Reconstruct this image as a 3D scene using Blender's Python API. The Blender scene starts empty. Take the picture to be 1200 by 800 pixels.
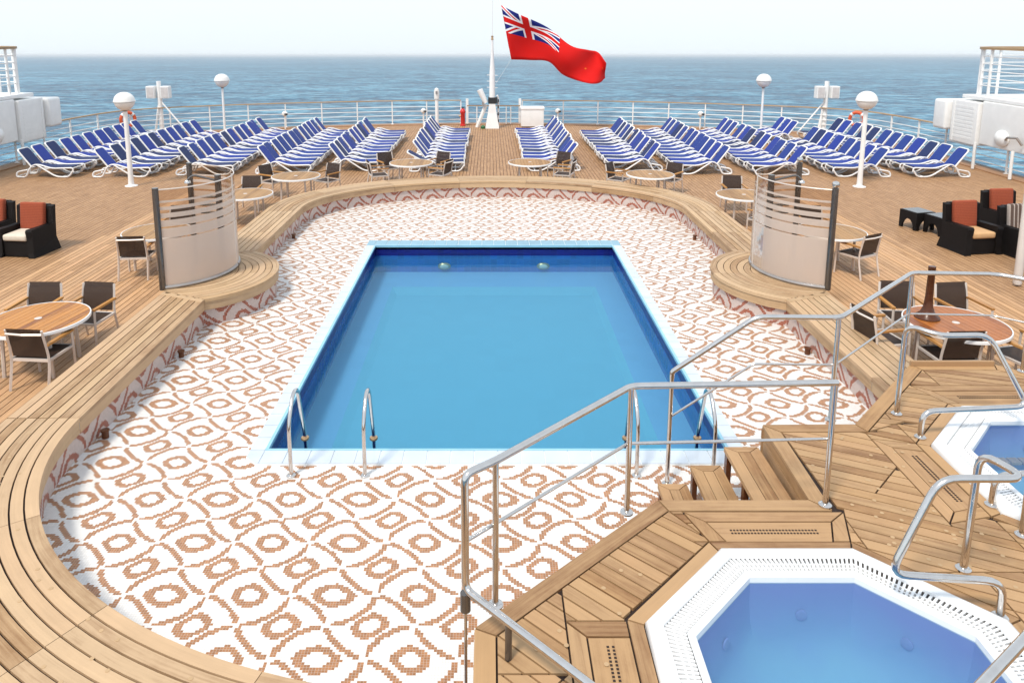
import bpy, bmesh, math, random
from mathutils import Vector, Matrix

random.seed(7)
S = bpy.context.scene
COL = S.collection
PI = math.pi
R = math.radians

# ------------------------------------------------------------------ camera
cam_d = bpy.data.cameras.new("camera")
cam = bpy.data.objects.new("camera", cam_d)
COL.objects.link(cam)
cam.location = (-0.09, 0.0, 4.83)
cam.rotation_euler = (R(80), 0, 0)
cam_d.sensor_width = 36
cam_d.lens = 26.4
cam_d.shift_x = 0.0217
cam_d.shift_y = -0.1758
cam_d.clip_start = 0.05
cam_d.clip_end = 120000
S.camera = cam

# ------------------------------------------------------------------ sky, sun, exposure
SUN_EL, SUN_AZ = R(58), R(215)        # azimuth measured from +Y towards +X
W = bpy.data.worlds.new("World")
S.world = W
W.use_nodes = True
wn = W.node_tree
wn.nodes.clear()
w_out = wn.nodes.new("ShaderNodeOutputWorld")
w_bg = wn.nodes.new("ShaderNodeBackground")
w_sky = wn.nodes.new("ShaderNodeTexSky")
w_sky.sky_type = 'NISHITA'
w_sky.sun_disc = False
w_sky.sun_elevation = SUN_EL
w_sky.sun_rotation = SUN_AZ
w_sky.altitude = 0
w_sky.air_density = 1.0
w_sky.dust_density = 1.0
w_sky.ozone_density = 1.0
w_tc = wn.nodes.new("ShaderNodeTexCoord")
w_mp = wn.nodes.new("ShaderNodeMapping")
w_mp.inputs['Rotation'].default_value = (R(-3.2), 0, 0)   # the ship is trimmed by about 2 degrees
wn.links.new(w_tc.outputs['Generated'], w_mp.inputs['Vector'])
wn.links.new(w_mp.outputs['Vector'], w_sky.inputs['Vector'])
w_bg.inputs['Strength'].default_value = 0.095
# thin high cloud: the blue sky is veiled by an even pale layer
w_mix = wn.nodes.new("ShaderNodeMix")
w_mix.data_type = 'RGBA'
w_mix.inputs[0].default_value = 0.72
w_mix.inputs[7].default_value = (5.6, 6.15, 6.55, 1)
wn.links.new(w_sky.outputs['Color'], w_mix.inputs[6])
wn.links.new(w_mix.outputs[2], w_bg.inputs['Color'])
wn.links.new(w_bg.outputs['Background'], w_out.inputs['Surface'])

sun_d = bpy.data.lights.new("sun", 'SUN')
sun_d.energy = 1.5
sun_d.angle = R(10)
sun_d.color = (1.0, 0.93, 0.82)
sun = bpy.data.objects.new("sun", sun_d)
COL.objects.link(sun)
sdir = Vector((math.sin(SUN_AZ) * math.cos(SUN_EL), math.cos(SUN_AZ) * math.cos(SUN_EL), math.sin(SUN_EL)))
sun.rotation_euler = (-sdir).to_track_quat('-Z', 'Y').to_euler()
sun.location = (-8, -12, 30)

S.view_settings.view_transform = 'Standard'
S.view_settings.look = 'None'
S.view_settings.exposure = 1.1
S.view_settings.gamma = 1.0
S.view_settings.use_curve_mapping = False
S.cycles.max_bounces = 8
S.cycles.transparent_max_bounces = 12
S.cycles.caustics_reflective = False
S.cycles.caustics_refractive = False

# ------------------------------------------------------------------ node helpers
class E:
    """arithmetic on shader sockets"""
    nt = None
    def __init__(s, v): s.v = v
    @staticmethod
    def m(op, *a):
        n = E.nt.nodes.new("ShaderNodeMath"); n.operation = op
        for i, x in enumerate(a):
            x = x.v if isinstance(x, E) else x
            if isinstance(x, (int, float)): n.inputs[i].default_value = float(x)
            else: E.nt.links.new(x, n.inputs[i])
        return E(n.outputs[0])
    def __add__(s, o): return E.m('ADD', s, o)
    def __radd__(s, o): return E.m('ADD', o, s)
    def __sub__(s, o): return E.m('SUBTRACT', s, o)
    def __neg__(s): return E.m('MULTIPLY', s, -1.0)
    def __rtruediv__(s, o): return E.m('DIVIDE', o, s)
    def __rsub__(s, o): return E.m('SUBTRACT', o, s)
    def __mul__(s, o): return E.m('MULTIPLY', s, o)
    __rmul__ = __mul__
    def __truediv__(s, o): return E.m('DIVIDE', s, o)
    def floor(s): return E.m('FLOOR', s)
    def frac(s): return E.m('FRACT', s)
    def abs(s): return E.m('ABSOLUTE', s)
    def mod(s, k): return E.m('FLOORED_MODULO', s, k)
    def pw(s, k): return E.m('POWER', s, k)
    def lt(s, k): return E.m('LESS_THAN', s, k)
    def gt(s, k): return E.m('GREATER_THAN', s, k)
    def mx(s, o): return E.m('MAXIMUM', s, o)
    def mn(s, o): return E.m('MINIMUM', s, o)

def new_mat(name):
    m = bpy.data.materials.new(name)
    m.use_nodes = True
    nt = m.node_tree
    b = nt.nodes['Principled BSDF']
    E.nt = nt
    return m, nt, b

def node(nt, t, **kw):
    n = nt.nodes.new(t)
    for k, v in kw.items():
        if k.startswith('i_'): n.inputs[k[2:].replace('_', ' ')].default_value = v
        else: setattr(n, k, v)
    return n

def ramp(nt, fac, stops):
    n = nt.nodes.new("ShaderNodeValToRGB")
    el = n.color_ramp.elements
    el[0].position, el[0].color = stops[0][0], (*stops[0][1], 1)
    el[1].position, el[1].color = stops[-1][0], (*stops[-1][1], 1)
    for p, c in stops[1:-1]:
        e = el.new(p); e.color = (*c, 1)
    nt.links.new(fac, n.inputs['Fac'])
    return n.outputs['Color']

def mixc(nt, fac, a, b, mode='MIX'):
    n = nt.nodes.new("ShaderNodeMix"); n.data_type = 'RGBA'; n.blend_type = mode
    for sock, v in ((n.inputs[0], fac), (n.inputs[6], a), (n.inputs[7], b)):
        if isinstance(v, E): v = v.v
        if isinstance(v, (int, float)): sock.default_value = v
        elif isinstance(v, tuple): sock.default_value = (*v, 1) if len(v) == 3 else v
        else: nt.links.new(v, sock)
    return n.outputs[2]

def bump(nt, bsdf, h, strength, dist):
    n = nt.nodes.new("ShaderNodeBump")
    n.inputs['Strength'].default_value = strength
    n.inputs['Distance'].default_value = dist
    nt.links.new(h.v if isinstance(h, E) else h, n.inputs['Height'])
    nt.links.new(n.outputs['Normal'], bsdf.inputs['Normal'])

def simple(name, col, rough=0.5, metal=0.0, var=0.08, scale=6.0, bmp=0.0, spec=0.5):
    m, nt, b = new_mat(name)
    tc = node(nt, "ShaderNodeTexCoord")
    nz = node(nt, "ShaderNodeTexNoise"); nz.inputs['Scale'].default_value = scale; nz.inputs['Detail'].default_value = 5
    nt.links.new(tc.outputs['Object'], nz.inputs['Vector'])
    lo = tuple(c * (1 - var) for c in col); hi = tuple(min(1, c * (1 + var)) for c in col)
    nt.links.new(ramp(nt, nz.outputs['Fac'], [(0.3, lo), (0.7, hi)]), b.inputs['Base Color'])
    b.inputs['Roughness'].default_value = rough
    b.inputs['Metallic'].default_value = metal
    b.inputs['Specular IOR Level'].default_value = spec
    if bmp:
        n2 = node(nt, "ShaderNodeTexNoise"); n2.inputs['Scale'].default_value = scale * 12
        nt.links.new(tc.outputs['Object'], n2.inputs['Vector'])
        bump(nt, b, n2.outputs['Fac'], bmp, 0.01)
    return m

def teak(name, base, dark, use_uv=True, var=0.22, rough=0.6, axis=0):
    """grain runs along u (or along object axis 0/1)"""
    m, nt, b = new_mat(name)
    tc = node(nt, "ShaderNodeTexCoord")
    oi = node(nt, "ShaderNodeObjectInfo")
    vec = tc.outputs['UV'] if use_uv else tc.outputs['Object']
    off = node(nt, "ShaderNodeVectorMath", operation='ADD')
    comb = node(nt, "ShaderNodeCombineXYZ")
    rnd = E(oi.outputs['Random'])
    for i, k in enumerate((37.0, 91.0, 13.0)):
        nt.links.new((rnd * k).v, comb.inputs[i])
    nt.links.new(vec, off.inputs[0]); nt.links.new(comb.outputs[0], off.inputs[1])
    mp = node(nt, "ShaderNodeMapping")
    mp.inputs['Scale'].default_value = (1.3, 26, 26) if axis == 0 else (26, 1.3, 26)
    nt.links.new(off.outputs[0], mp.inputs['Vector'])
    g = node(nt, "ShaderNodeTexNoise"); g.inputs['Scale'].default_value = 1.0; g.inputs['Detail'].default_value = 6
    g.inputs['Roughness'].default_value = 0.65; g.inputs['Distortion'].default_value = 0.6
    nt.links.new(mp.outputs[0], g.inputs['Vector'])
    n2 = node(nt, "ShaderNodeTexNoise"); n2.inputs['Scale'].default_value = 2.2; n2.inputs['Detail'].default_value = 3
    nt.links.new(off.outputs[0], n2.inputs['Vector'])
    wn_ = node(nt, "ShaderNodeTexWhiteNoise", noise_dimensions='1D')
    nt.links.new(oi.outputs['Random'], wn_.inputs['W'])
    n3 = node(nt, "ShaderNodeTexNoise"); n3.inputs['Scale'].default_value = 5.5; n3.inputs['Detail'].default_value = 5; n3.inputs['Roughness'].default_value = 0.7
    nt.links.new(off.outputs[0], n3.inputs['Vector'])
    f = E(g.outputs['Fac']) * 0.6 + E(n2.outputs['Fac']) * 0.3 + E(n3.outputs['Fac']) * 0.25 + E(wn_.outputs['Value']) * 0.33 - 0.245
    c = ramp(nt, f.v, [(0.22, dark), (0.5, base), (0.82, tuple(min(1, x * (1 + var)) for x in base))])
    tint = ramp(nt, wn_.outputs['Color'], [(0.0, (1.0, 0.93, 0.82)), (0.5, (1, 1, 1)), (1.0, (1.0, 0.95, 0.93))])
    c = mixc(nt, 1.0, c, tint, 'MULTIPLY')
    nt.links.new(c, b.inputs['Base Color'])
    b.inputs['Roughness'].default_value = rough
    b.inputs['Specular IOR Level'].default_value = 0.3
    bump(nt, b, g.outputs['Fac'], 0.25, 0.004)
    return m

# ------------------------------------------------------------------ materials
M = {}
M['teak_bench'] = teak("bleached_teak", (0.465, 0.32, 0.19), (0.25, 0.14, 0.068))
M['teak_plat'] = teak("platform_teak", (0.395, 0.245, 0.125), (0.20, 0.10, 0.045))
M['teak_deck'] = teak("deck_teak", (0.48, 0.285, 0.148), (0.27, 0.145, 0.068))
M['teak_table'] = teak("varnished_teak", (0.44, 0.185, 0.035), (0.20, 0.06, 0.012), use_uv=False, rough=0.38)
M['teak_table_red'] = teak("red_varnished_teak", (0.35, 0.118, 0.026), (0.13, 0.03, 0.008), use_uv=False, rough=0.34)
M['teak_arm'] = teak("teak_armrest", (0.46, 0.23, 0.07), (0.32, 0.14, 0.04), use_uv=False, rough=0.45, axis=1)
M['teak_rail'] = teak("teak_handrail_cap", (0.40, 0.27, 0.15), (0.27, 0.17, 0.09), rough=0.5)
M['caulk'] = simple("black_caulk", (0.022, 0.010, 0.006), 0.8)
M['white'] = simple("white_paint", (0.80, 0.79, 0.77), 0.4, var=0.04, scale=3)
M['plastic'] = simple("white_resin", (0.80, 0.79, 0.78), 0.35, var=0.03)
M['tubwhite'] = simple("white_acrylic", (0.80, 0.80, 0.80), 0.22, var=0.03)
M['alu'] = simple("champagne_aluminium", (0.66, 0.58, 0.52), 0.4, metal=0.25, var=0.05)
M['steel'] = simple("polished_steel", (0.64, 0.60, 0.565), 0.15, metal=1.0, var=0.06, scale=14)
M['darksteel'] = simple("dark_steel", (0.16, 0.145, 0.135), 0.25, metal=0.8, var=0.1)
M['bronze'] = simple("bronze_fitting", (0.55, 0.36, 0.20), 0.3, metal=0.8)
M['wicker'] = None
M['orange'] = None
M['cream'] = simple("cream_cushion", (0.62, 0.54, 0.44), 0.9, var=0.06, scale=10, bmp=0.2)
M['tan'] = simple("tan_cushion", (0.55, 0.33, 0.16), 0.9, var=0.06, scale=10, bmp=0.2)
M['red'] = simple("red_paint", (0.55, 0.02, 0.015), 0.4)
M['black'] = simple("black_rubber", (0.02, 0.02, 0.022), 0.6)
M['greenp'] = simple("green_paint", (0.02, 0.12, 0.04), 0.5)
M['lifered'] = simple("life_ring_orange", (0.62, 0.10, 0.03), 0.6)
M['darkwood'] = teak("dark_varnished_wood", (0.10, 0.035, 0.014), (0.05, 0.016, 0.008), use_uv=False, rough=0.25)
M['grey'] = simple("grey_metal", (0.38, 0.35, 0.33), 0.35, metal=0.6)
M['bag'] = simple("pale_pink_leather", (0.50, 0.36, 0.32), 0.6)
M['bung'] = simple("teak_bung", (0.44, 0.29, 0.155), 0.6)
M['hull'] = simple("white_hull", (0.75, 0.75, 0.74), 0.4, var=0.03)
M['globe'] = simple("opal_globe", (0.74, 0.72, 0.69), 0.25, var=0.02)
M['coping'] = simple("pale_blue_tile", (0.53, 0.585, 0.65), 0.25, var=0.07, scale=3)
M['coping_grazing'] = simple("pale_tile_grazing_tone", (0.20, 0.36, 0.45), 0.25, var=0.07, scale=3)  # same tile as the other coping; darker grazing-angle reflection put into its colour
M['coping_lip'] = simple("blue_tile_edge", (0.26, 0.50, 0.62), 0.25, var=0.08, scale=3)
M['poolwall'] = None

def m_wicker():
    m, nt, b = new_mat("dark_wicker")
    tc = node(nt, "ShaderNodeTexCoord")
    w = node(nt, "ShaderNodeTexWave", wave_type='BANDS', bands_direction='Z')
    w.inputs['Scale'].default_value = 14; w.inputs['Distortion'].default_value = 1.5
    nt.links.new(tc.outputs['Object'], w.inputs['Vector'])
    nt.links.new(ramp(nt, w.outputs['Fac'], [(0.1, (0.002, 0.0015, 0.0015)), (0.9, (0.010, 0.006, 0.005))]), b.inputs['Base Color'])
    b.inputs['Roughness'].default_value = 0.6
    b.inputs['Specular IOR Level'].default_value = 0.2
    bump(nt, b, w.outputs['Fac'], 0.6, 0.01)
    return m
M['wicker'] = m_wicker()

def m_stripe(name, c1, c2, scale, axis='Z', rough=0.9, w0=0.45):
    m, nt, b = new_mat(name)
    tc = node(nt, "ShaderNodeTexCoord")
    sp = node(nt, "ShaderNodeSeparateXYZ")
    nt.links.new(tc.outputs['Object'], sp.inputs[0])
    f = (E(sp.outputs[axis]) * scale).frac()
    nz = node(nt, "ShaderNodeTexNoise"); nz.inputs['Scale'].default_value = 30
    nt.links.new(tc.outputs['Object'], nz.inputs['Vector'])
    c = mixc(nt, f.gt(w0), c1, c2)
    c = mixc(nt, 0.35, c, ramp(nt, nz.outputs['Fac'], [(0.3, (0.55, 0.5, 0.5)), (0.7, (1, 1, 1))]), 'MULTIPLY')
    nt.links.new(c, b.inputs['Base Color'])
    b.inputs['Roughness'].default_value = rough
    bump(nt, b, f, 0.2, 0.006)
    return m
M['orange'] = m_stripe("terracotta_fabric", (0.36, 0.075, 0.028), (0.27, 0.05, 0.02), 28, 'Z')
M['striped'] = m_stripe("brown_striped_fabric", (0.10, 0.065, 0.05), (0.42, 0.36, 0.32), 11, 'X', w0=0.72)
M['sling'] = m_stripe("blue_sling", (0.006, 0.032, 0.20), (0.008, 0.038, 0.25), 60, 'Y', rough=0.7)
M['sling_dark'] = m_stripe("navy_sling", (0.005, 0.018, 0.09), (0.007, 0.022, 0.11), 60, 'Y', rough=0.7)
M['sling_bright'] = m_stripe("bright_blue_sling", (0.006, 0.028, 0.23), (0.009, 0.036, 0.30), 60, 'Y', rough=0.7)

def m_mesh():
    m, nt, b = new_mat("dark_mesh_fabric")
    tc = node(nt, "ShaderNodeTexCoord")
    ck = node(nt, "ShaderNodeTexChecker"); ck.inputs['Scale'].default_value = 220
    ck.inputs['Color1'].default_value = (0.022, 0.010, 0.006, 1); ck.inputs['Color2'].default_value = (0.052, 0.026, 0.015, 1)
    nt.links.new(tc.outputs['Object'], ck.inputs['Vector'])
    nt.links.new(ck.outputs['Color'], b.inputs['Base Color'])
    b.inputs['Roughness'].default_value = 0.6
    tr = node(nt, "ShaderNodeBsdfTransparent")
    mx = node(nt, "ShaderNodeMixShader"); mx.inputs[0].default_value = 0.16
    out = nt.nodes['Material Output']
    nt.links.new(b.outputs[0], mx.inputs[1]); nt.links.new(tr.outputs[0], mx.inputs[2])
    nt.links.new(mx.outputs[0], out.inputs['Surface'])
    return m
M['mesh'] = m_mesh()

def m_mosaic(name, brown, white):
    m, nt, b = new_mat(name)
    uv = node(nt, "ShaderNodeUVMap")
    sp = node(nt, "ShaderNodeSeparateXYZ")
    nt.links.new(uv.outputs[0], sp.inputs[0])
    u, v = E(sp.outputs[0]), E(sp.outputs[1])
    s = 0.0242
    iu, iv = (u / s).floor(), (v / s).floor()
    X = ((iu + 0.5) * s + 1.44) / 0.3655
    Y = ((iv + 0.5) * s - 5.755) / 0.3375
    fi, fj = X.floor(), Y.floor()
    fx, fy = X - fi, Y - fj
    cx, cy = 1 - fj.mod(2), 1 - fi.mod(2)
    dx, dy = (fx - cx).abs(), (fy - cy).abs()
    is_a = (fi + cx).mod(2).lt(0.5)
    q = 1.36 + 0.36 * is_a
    r = (dx.pw(q) + dy.pw(q)).pw(1 / q)
    line = (r - 1.0).abs().lt(0.080)
    n1 = ((fx - 1 + cx).abs()).mx((fy - cy).abs())
    n2 = ((fx - cx).abs()).mx((fy - 1 + cy).abs())
    gap = n1.mn(n2).gt(0.08)
    line = line * gap
    is_b = 1 - is_a
    wide1 = (fi + cx).mod(4).lt(0.5)
    wide2 = (fi + 1 - cx).mod(4).lt(0.5)
    def ring(ax, ay, isa, wide, pa, pb):
        p = isa * (pa - pb) + pb
        a_ = 0.415 + isa * (wide * 0.085 + 0.02)
        b_ = 0.405 - isa * 0.005
        e = ((ax / a_).pw(p) + (ay / b_).pw(p)).pw(1 / p)
        return e.lt(1.03) * e.gt(0.57)
    rg = ring(dx, dy, is_a, wide1, 1.9, 2.0).mx(ring((fx - 1 + cx).abs(), (fy - 1 + cy).abs(), is_b, wide2, 1.35, 1.2))
    mask = line.mx(rg)
    cmb = node(nt, "ShaderNodeCombineXYZ")
    nt.links.new(iu.v, cmb.inputs[0]); nt.links.new(iv.v, cmb.inputs[1])
    wn2 = node(nt, "ShaderNodeTexWhiteNoise", noise_dimensions='2D')
    nt.links.new(cmb.outputs[0], wn2.inputs['Vector'])
    bc = ramp(nt, wn2.outputs['Value'], [(0, tuple(c * 0.8 for c in brown)), (1, tuple(c * 1.18 for c in brown))])
    wc = ramp(nt, wn2.outputs['Value'], [(0, tuple(c * 0.88 for c in white)), (1, white)])
    nz = node(nt, "ShaderNodeTexNoise"); nz.inputs['Scale'].default_value = 0.8; nz.inputs['Detail'].default_value = 4
    nt.links.new(uv.outputs[0], nz.inputs['Vector'])
    c = mixc(nt, mask, wc, bc)
    gx, gy = (u / s).frac(), (v / s).frac()
    grout = gx.lt(0.09).mx(gy.lt(0.09))
    c = mixc(nt, grout * 0.8, c, (0.52, 0.47, 0.44))
    c = mixc(nt, 1.0, c, ramp(nt, nz.outputs['Fac'], [(0.3, (0.94, 0.93, 0.92)), (0.6, (1, 1, 1))]), 'MULTIPLY')
    nt.links.new(c, b.inputs['Base Color'])
    b.inputs['Roughness'].default_value = 0.45
    b.inputs['Specular IOR Level'].default_value = 0.3
    bump(nt, b, 1 - grout, 0.15, 0.002)
    return m
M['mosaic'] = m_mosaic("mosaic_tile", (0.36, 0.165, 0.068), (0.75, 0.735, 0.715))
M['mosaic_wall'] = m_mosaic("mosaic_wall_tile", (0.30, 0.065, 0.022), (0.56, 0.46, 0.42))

def m_tiles(name, col, size, grout, rough=0.15, gw=0.05, var=0.2):
    m, nt, b = new_mat(name)
    uv = node(nt, "ShaderNodeUVMap"); sp = node(nt, "ShaderNodeSeparateXYZ")
    nt.links.new(uv.outputs[0], sp.inputs[0])
    u, v = E(sp.outputs[0]) / size, E(sp.outputs[1]) / size
    g = u.frac().lt(gw).mx(v.frac().lt(gw))
    cmb = node(nt, "ShaderNodeCombineXYZ")
    nt.links.new(u.floor().v, cmb.inputs[0]); nt.links.new(v.floor().v, cmb.inputs[1])
    wn2 = node(nt, "ShaderNodeTexWhiteNoise", noise_dimensions='2D')
    nt.links.new(cmb.outputs[0], wn2.inputs['Vector'])
    c = ramp(nt, wn2.outputs['Value'], [(0, tuple(x * (1 - var) for x in col)), (1, tuple(min(1, x * (1 + var)) for x in col))])
    c = mixc(nt, g, c, grout)
    nt.links.new(c, b.inputs['Base Color'])
    b.inputs['Roughness'].default_value = rough
    bump(nt, b, 1 - g, 0.2, 0.002)
    return m
M['navy_tile'] = m_tiles("navy_pool_tile", (0.003, 0.005, 0.13), 0.15, (0.008, 0.014, 0.18), 0.3)
M['blue_tile'] = m_tiles("blue_pool_tile", (0.002, 0.07, 0.36), 0.15, (0.01, 0.13, 0.46), 0.2)
M['pool_floor'] = m_tiles("pale_blue_pool_floor", (0.165, 0.37, 0.49), 0.3, (0.162, 0.366, 0.485), 0.4, gw=0.03, var=0.015)
M['pool_ledge'] = m_tiles("pool_ledge_tile", (0.19, 0.34, 0.53), 0.3, (0.194, 0.345, 0.535), 0.4, gw=0.03, var=0.02)
def m_tub():
    m, nt, b = new_mat("depth_tinted_acrylic")
    tc = node(nt, "ShaderNodeTexCoord"); sp = node(nt, "ShaderNodeSeparateXYZ")
    nt.links.new(tc.outputs['Object'], sp.inputs[0])
    nz = node(nt, "ShaderNodeTexNoise"); nz.inputs['Scale'].default_value = 4
    nt.links.new(tc.outputs['Object'], nz.inputs['Vector'])
    f = E(sp.outputs[2]) + E(nz.outputs['Fac']) * 0.16 - 0.08
    nt.links.new(ramp(nt, f.v, [(0.18, (0.24, 0.56, 0.66)), (0.42, (0.21, 0.42, 0.64)), (0.75, (0.27, 0.30, 0.66))]), b.inputs['Base Color'])  # hue shifts with depth: light absorbed by the water put into the colour
    b.inputs['Roughness'].default_value = 0.6
    b.inputs['Specular IOR Level'].default_value = 0.1
    return m
M['tub_in'] = m_tub()
M['tub_jet'] = simple("violet_acrylic", (0.24, 0.32, 0.62), 0.3)
M['tub_floor'] = simple("deep_tint_acrylic", (0.26, 0.58, 0.66), 0.4, var=0.08, scale=2)  # teal carries on the basin's painted water-absorption tint

def m_water(name, tint, scale, strength, milk=0.0, milkcol=(0.2, 0.4, 0.6)):
    m, nt, b = new_mat(name)
    nt.nodes.remove(b)
    out = nt.nodes['Material Output']
    tr = node(nt, "ShaderNodeBsdfTransparent"); tr.inputs['Color'].default_value = (*tint, 1)
    gl = node(nt, "ShaderNodeBsdfGlossy"); gl.inputs['Roughness'].default_value = 0.02
    fr = node(nt, "ShaderNodeFresnel"); fr.inputs['IOR'].default_value = 1.33
    tc = node(nt, "ShaderNodeTexCoord")
    nz = node(nt, "ShaderNodeTexNoise"); nz.inputs['Scale'].default_value = scale; nz.inputs['Detail'].default_value = 4
    mp = node(nt, "ShaderNodeMapping"); mp.inputs['Scale'].default_value = (1, 1.6, 1)
    nt.links.new(tc.outputs['Object'], mp.inputs[0]); nt.links.new(mp.outputs[0], nz.inputs['Vector'])
    bp = node(nt, "ShaderNodeBump"); bp.inputs['Strength'].default_value = strength; bp.inputs['Distance'].default_value = 0.05
    nt.links.new(nz.outputs['Fac'], bp.inputs['Height'])
    nt.links.new(bp.outputs[0], gl.inputs['Normal']); nt.links.new(bp.outputs[0], fr.inputs['Normal'])
    mx = node(nt, "ShaderNodeMixShader")
    body = tr
    if milk:
        # slightly cloudy water: a share of the light is scattered back
        df = node(nt, "ShaderNodeBsdfDiffuse"); df.inputs['Color'].default_value = (*milkcol, 1)
        body = node(nt, "ShaderNodeMixShader"); body.inputs[0].default_value = milk
        nt.links.new(tr.outputs[0], body.inputs[1]); nt.links.new(df.outputs[0], body.inputs[2])
    nt.links.new((E(fr.outputs[0]) * 0.5).v, mx.inputs[0]); nt.links.new(body.outputs[0], mx.inputs[1]); nt.links.new(gl.outputs[0], mx.inputs[2])
    nt.links.new(mx.outputs[0], out.inputs['Surface'])
    return m
M['water'] = m_water("pool_water", (0.66, 0.89, 0.97), 1.6, 0.14, 0.14, (0.085, 0.36, 0.56))
M['tubwater'] = m_water("tub_water", (0.78, 0.88, 0.94), 3.5, 0.12, 0.32, (0.15, 0.26, 0.46))

def m_glass():
    m, nt, b = new_mat("striped_frosted_glass")
    nt.nodes.remove(b)
    out = nt.nodes['Material Output']
    uv = node(nt, "ShaderNodeUVMap"); sp = node(nt, "ShaderNodeSeparateXYZ")
    nt.links.new(uv.outputs[0], sp.inputs[0])
    z = E(sp.outputs[1])            # height above the panel foot
    # frosted below 0.85 m, then bands that get narrower upwards
    bands = [(0.0, 0.80), (0.825, 0.985), (1.015, 1.125), (1.165, 1.245), (1.30, 1.355), (1.425, 1.46)]
    f = None
    for a, c in bands:
        t = z.gt(a) * z.lt(c)
        f = t if f is None else f.mx(t)
    df = node(nt, "ShaderNodeBsdfDiffuse"); df.inputs['Color'].default_value = (0.80, 0.69, 0.61, 1)
    tl = node(nt, "ShaderNodeBsdfTranslucent"); tl.inputs['Color'].default_value = (0.80, 0.69, 0.61, 1)
    m1 = node(nt, "ShaderNodeMixShader"); m1.inputs[0].default_value = 0.5
    nt.links.new(df.outputs[0], m1.inputs[1]); nt.links.new(tl.outputs[0], m1.inputs[2])
    tr = node(nt, "ShaderNodeBsdfTransparent"); tr.inputs['Color'].default_value = (0.90, 0.85, 0.80, 1)
    m2 = node(nt, "ShaderNodeMixShader")
    nt.links.new((f * 0.70).v, m2.inputs[0]); nt.links.new(tr.outputs[0], m2.inputs[1]); nt.links.new(m1.outputs[0], m2.inputs[2])
    gl = node(nt, "ShaderNodeBsdfGlossy"); gl.inputs['Roughness'].default_value = 0.05
    fr = node(nt, "ShaderNodeFresnel"); fr.inputs['IOR'].default_value = 1.18
    m3 = node(nt, "ShaderNodeMixShader")
    nt.links.new((E(fr.outputs[0]) * 0.35).v, m3.inputs[0]); nt.links.new(m2.outputs[0], m3.inputs[1]); nt.links.new(gl.outputs[0], m3.inputs[2])
    nt.links.new(m3.outputs[0], out.inputs['Surface'])
    return m
M['screen'] = m_glass()
M['tableglass'] = simple("grey_table_glass", (0.10, 0.10, 0.10), 0.25, var=0.05)

def m_sea():
    m, nt, b = new_mat("sea_water")
    tc = node(nt, "ShaderNodeTexCoord")
    mp = node(nt, "ShaderNodeMapping"); mp.inputs['Scale'].default_value = (0.75, 1.0, 1)
    nt.links.new(tc.outputs['Object'], mp.inputs[0])
    hs = None; cs = None
    for sc, wgt, cw in ((0.0035, 0.0, 0.16), (0.018, 7.0, 0.22), (0.07, 4.0, 0.42), (0.24, 1.4, 0.55), (0.6, 0.5, 0.0)):
        nz = node(nt, "ShaderNodeTexNoise"); nz.inputs['Scale'].default_value = sc; nz.inputs['Detail'].default_value = 3
        nz.inputs['Distortion'].default_value = 0.4
        nt.links.new(mp.outputs[0], nz.inputs['Vector'])
        f = E(nz.outputs['Fac'])
        if wgt: t = f * wgt; hs = t if hs is None else hs + t
        if cw: t = f * cw; cs = t if cs is None else cs + t
    cs = cs / 1.35
    # wave light and shade, with wind streaks, put into the base colour as noise
    nt.links.new(ramp(nt, cs.v, [(0.42, (0.001, 0.03, 0.07)), (0.5, (0.014, 0.105, 0.185)), (0.58, (0.12, 0.30, 0.40))]), b.inputs['Base Color'])
    b.inputs['Roughness'].default_value = 0.35
    b.inputs['IOR'].default_value = 1.33
    b.inputs['Specular IOR Level'].default_value = 0.32
    bump(nt, b, hs, 1.0, 1.2)
    return m
M['sea'] = m_sea()

def m_flag():
    """red ensign, flat print: union canton in the upper hoist quarter"""
    m, nt, b = new_mat("red_ensign_cloth")
    uv = node(nt, "ShaderNodeUVMap"); sp = node(nt, "ShaderNodeSeparateXYZ")
    nt.links.new(uv.outputs[0], sp.inputs[0])
    U, V = E(sp.outputs[0]), E(sp.outputs[1])
    can = U.lt(0.42) * V.gt(0.5)
    x = U / 0.42 * 2 - 1           # -1..1
    y = (V - 0.5) * 4 - 1
    X, Y = x * 2.0, y              # canton is 2:1
    d1 = (X * 0.4472 - Y * 0.8944).abs()
    d2 = (X * 0.4472 + Y * 0.8944).abs()
    wd = d1.mn(d2).lt(0.20)
    rd = d1.mn(d2).lt(0.07)
    ax, ay = X.abs(), Y.abs()
    wc = ax.mn(ay).lt(0.33)
    rc = ax.mn(ay).lt(0.20)
    blue, white, red = (0.012, 0.02, 0.16), (0.80, 0.79, 0.80), (0.62, 0.010, 0.008)
    c = mixc(nt, wd, blue, white); c = mixc(nt, rd, c, red)
    c = mixc(nt, wc, c, white); c = mixc(nt, rc, c, red)
    c = mixc(nt, can, red, c)
    # small gold marks in the fly
    for (mu, mv) in ((0.66, 0.42), (0.93, 0.55)):
        t = ((U - mu).abs() * 1.9 + (V - mv).abs()).lt(0.022)
        c = mixc(nt, t, c, (0.75, 0.25, 0.03))
    nt.links.new(c, b.inputs['Base Color'])
    b.inputs['Roughness'].default_value = 0.8
    b.inputs['Specular IOR Level'].default_value = 0.15
    return m
M['flag'] = m_flag()

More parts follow.
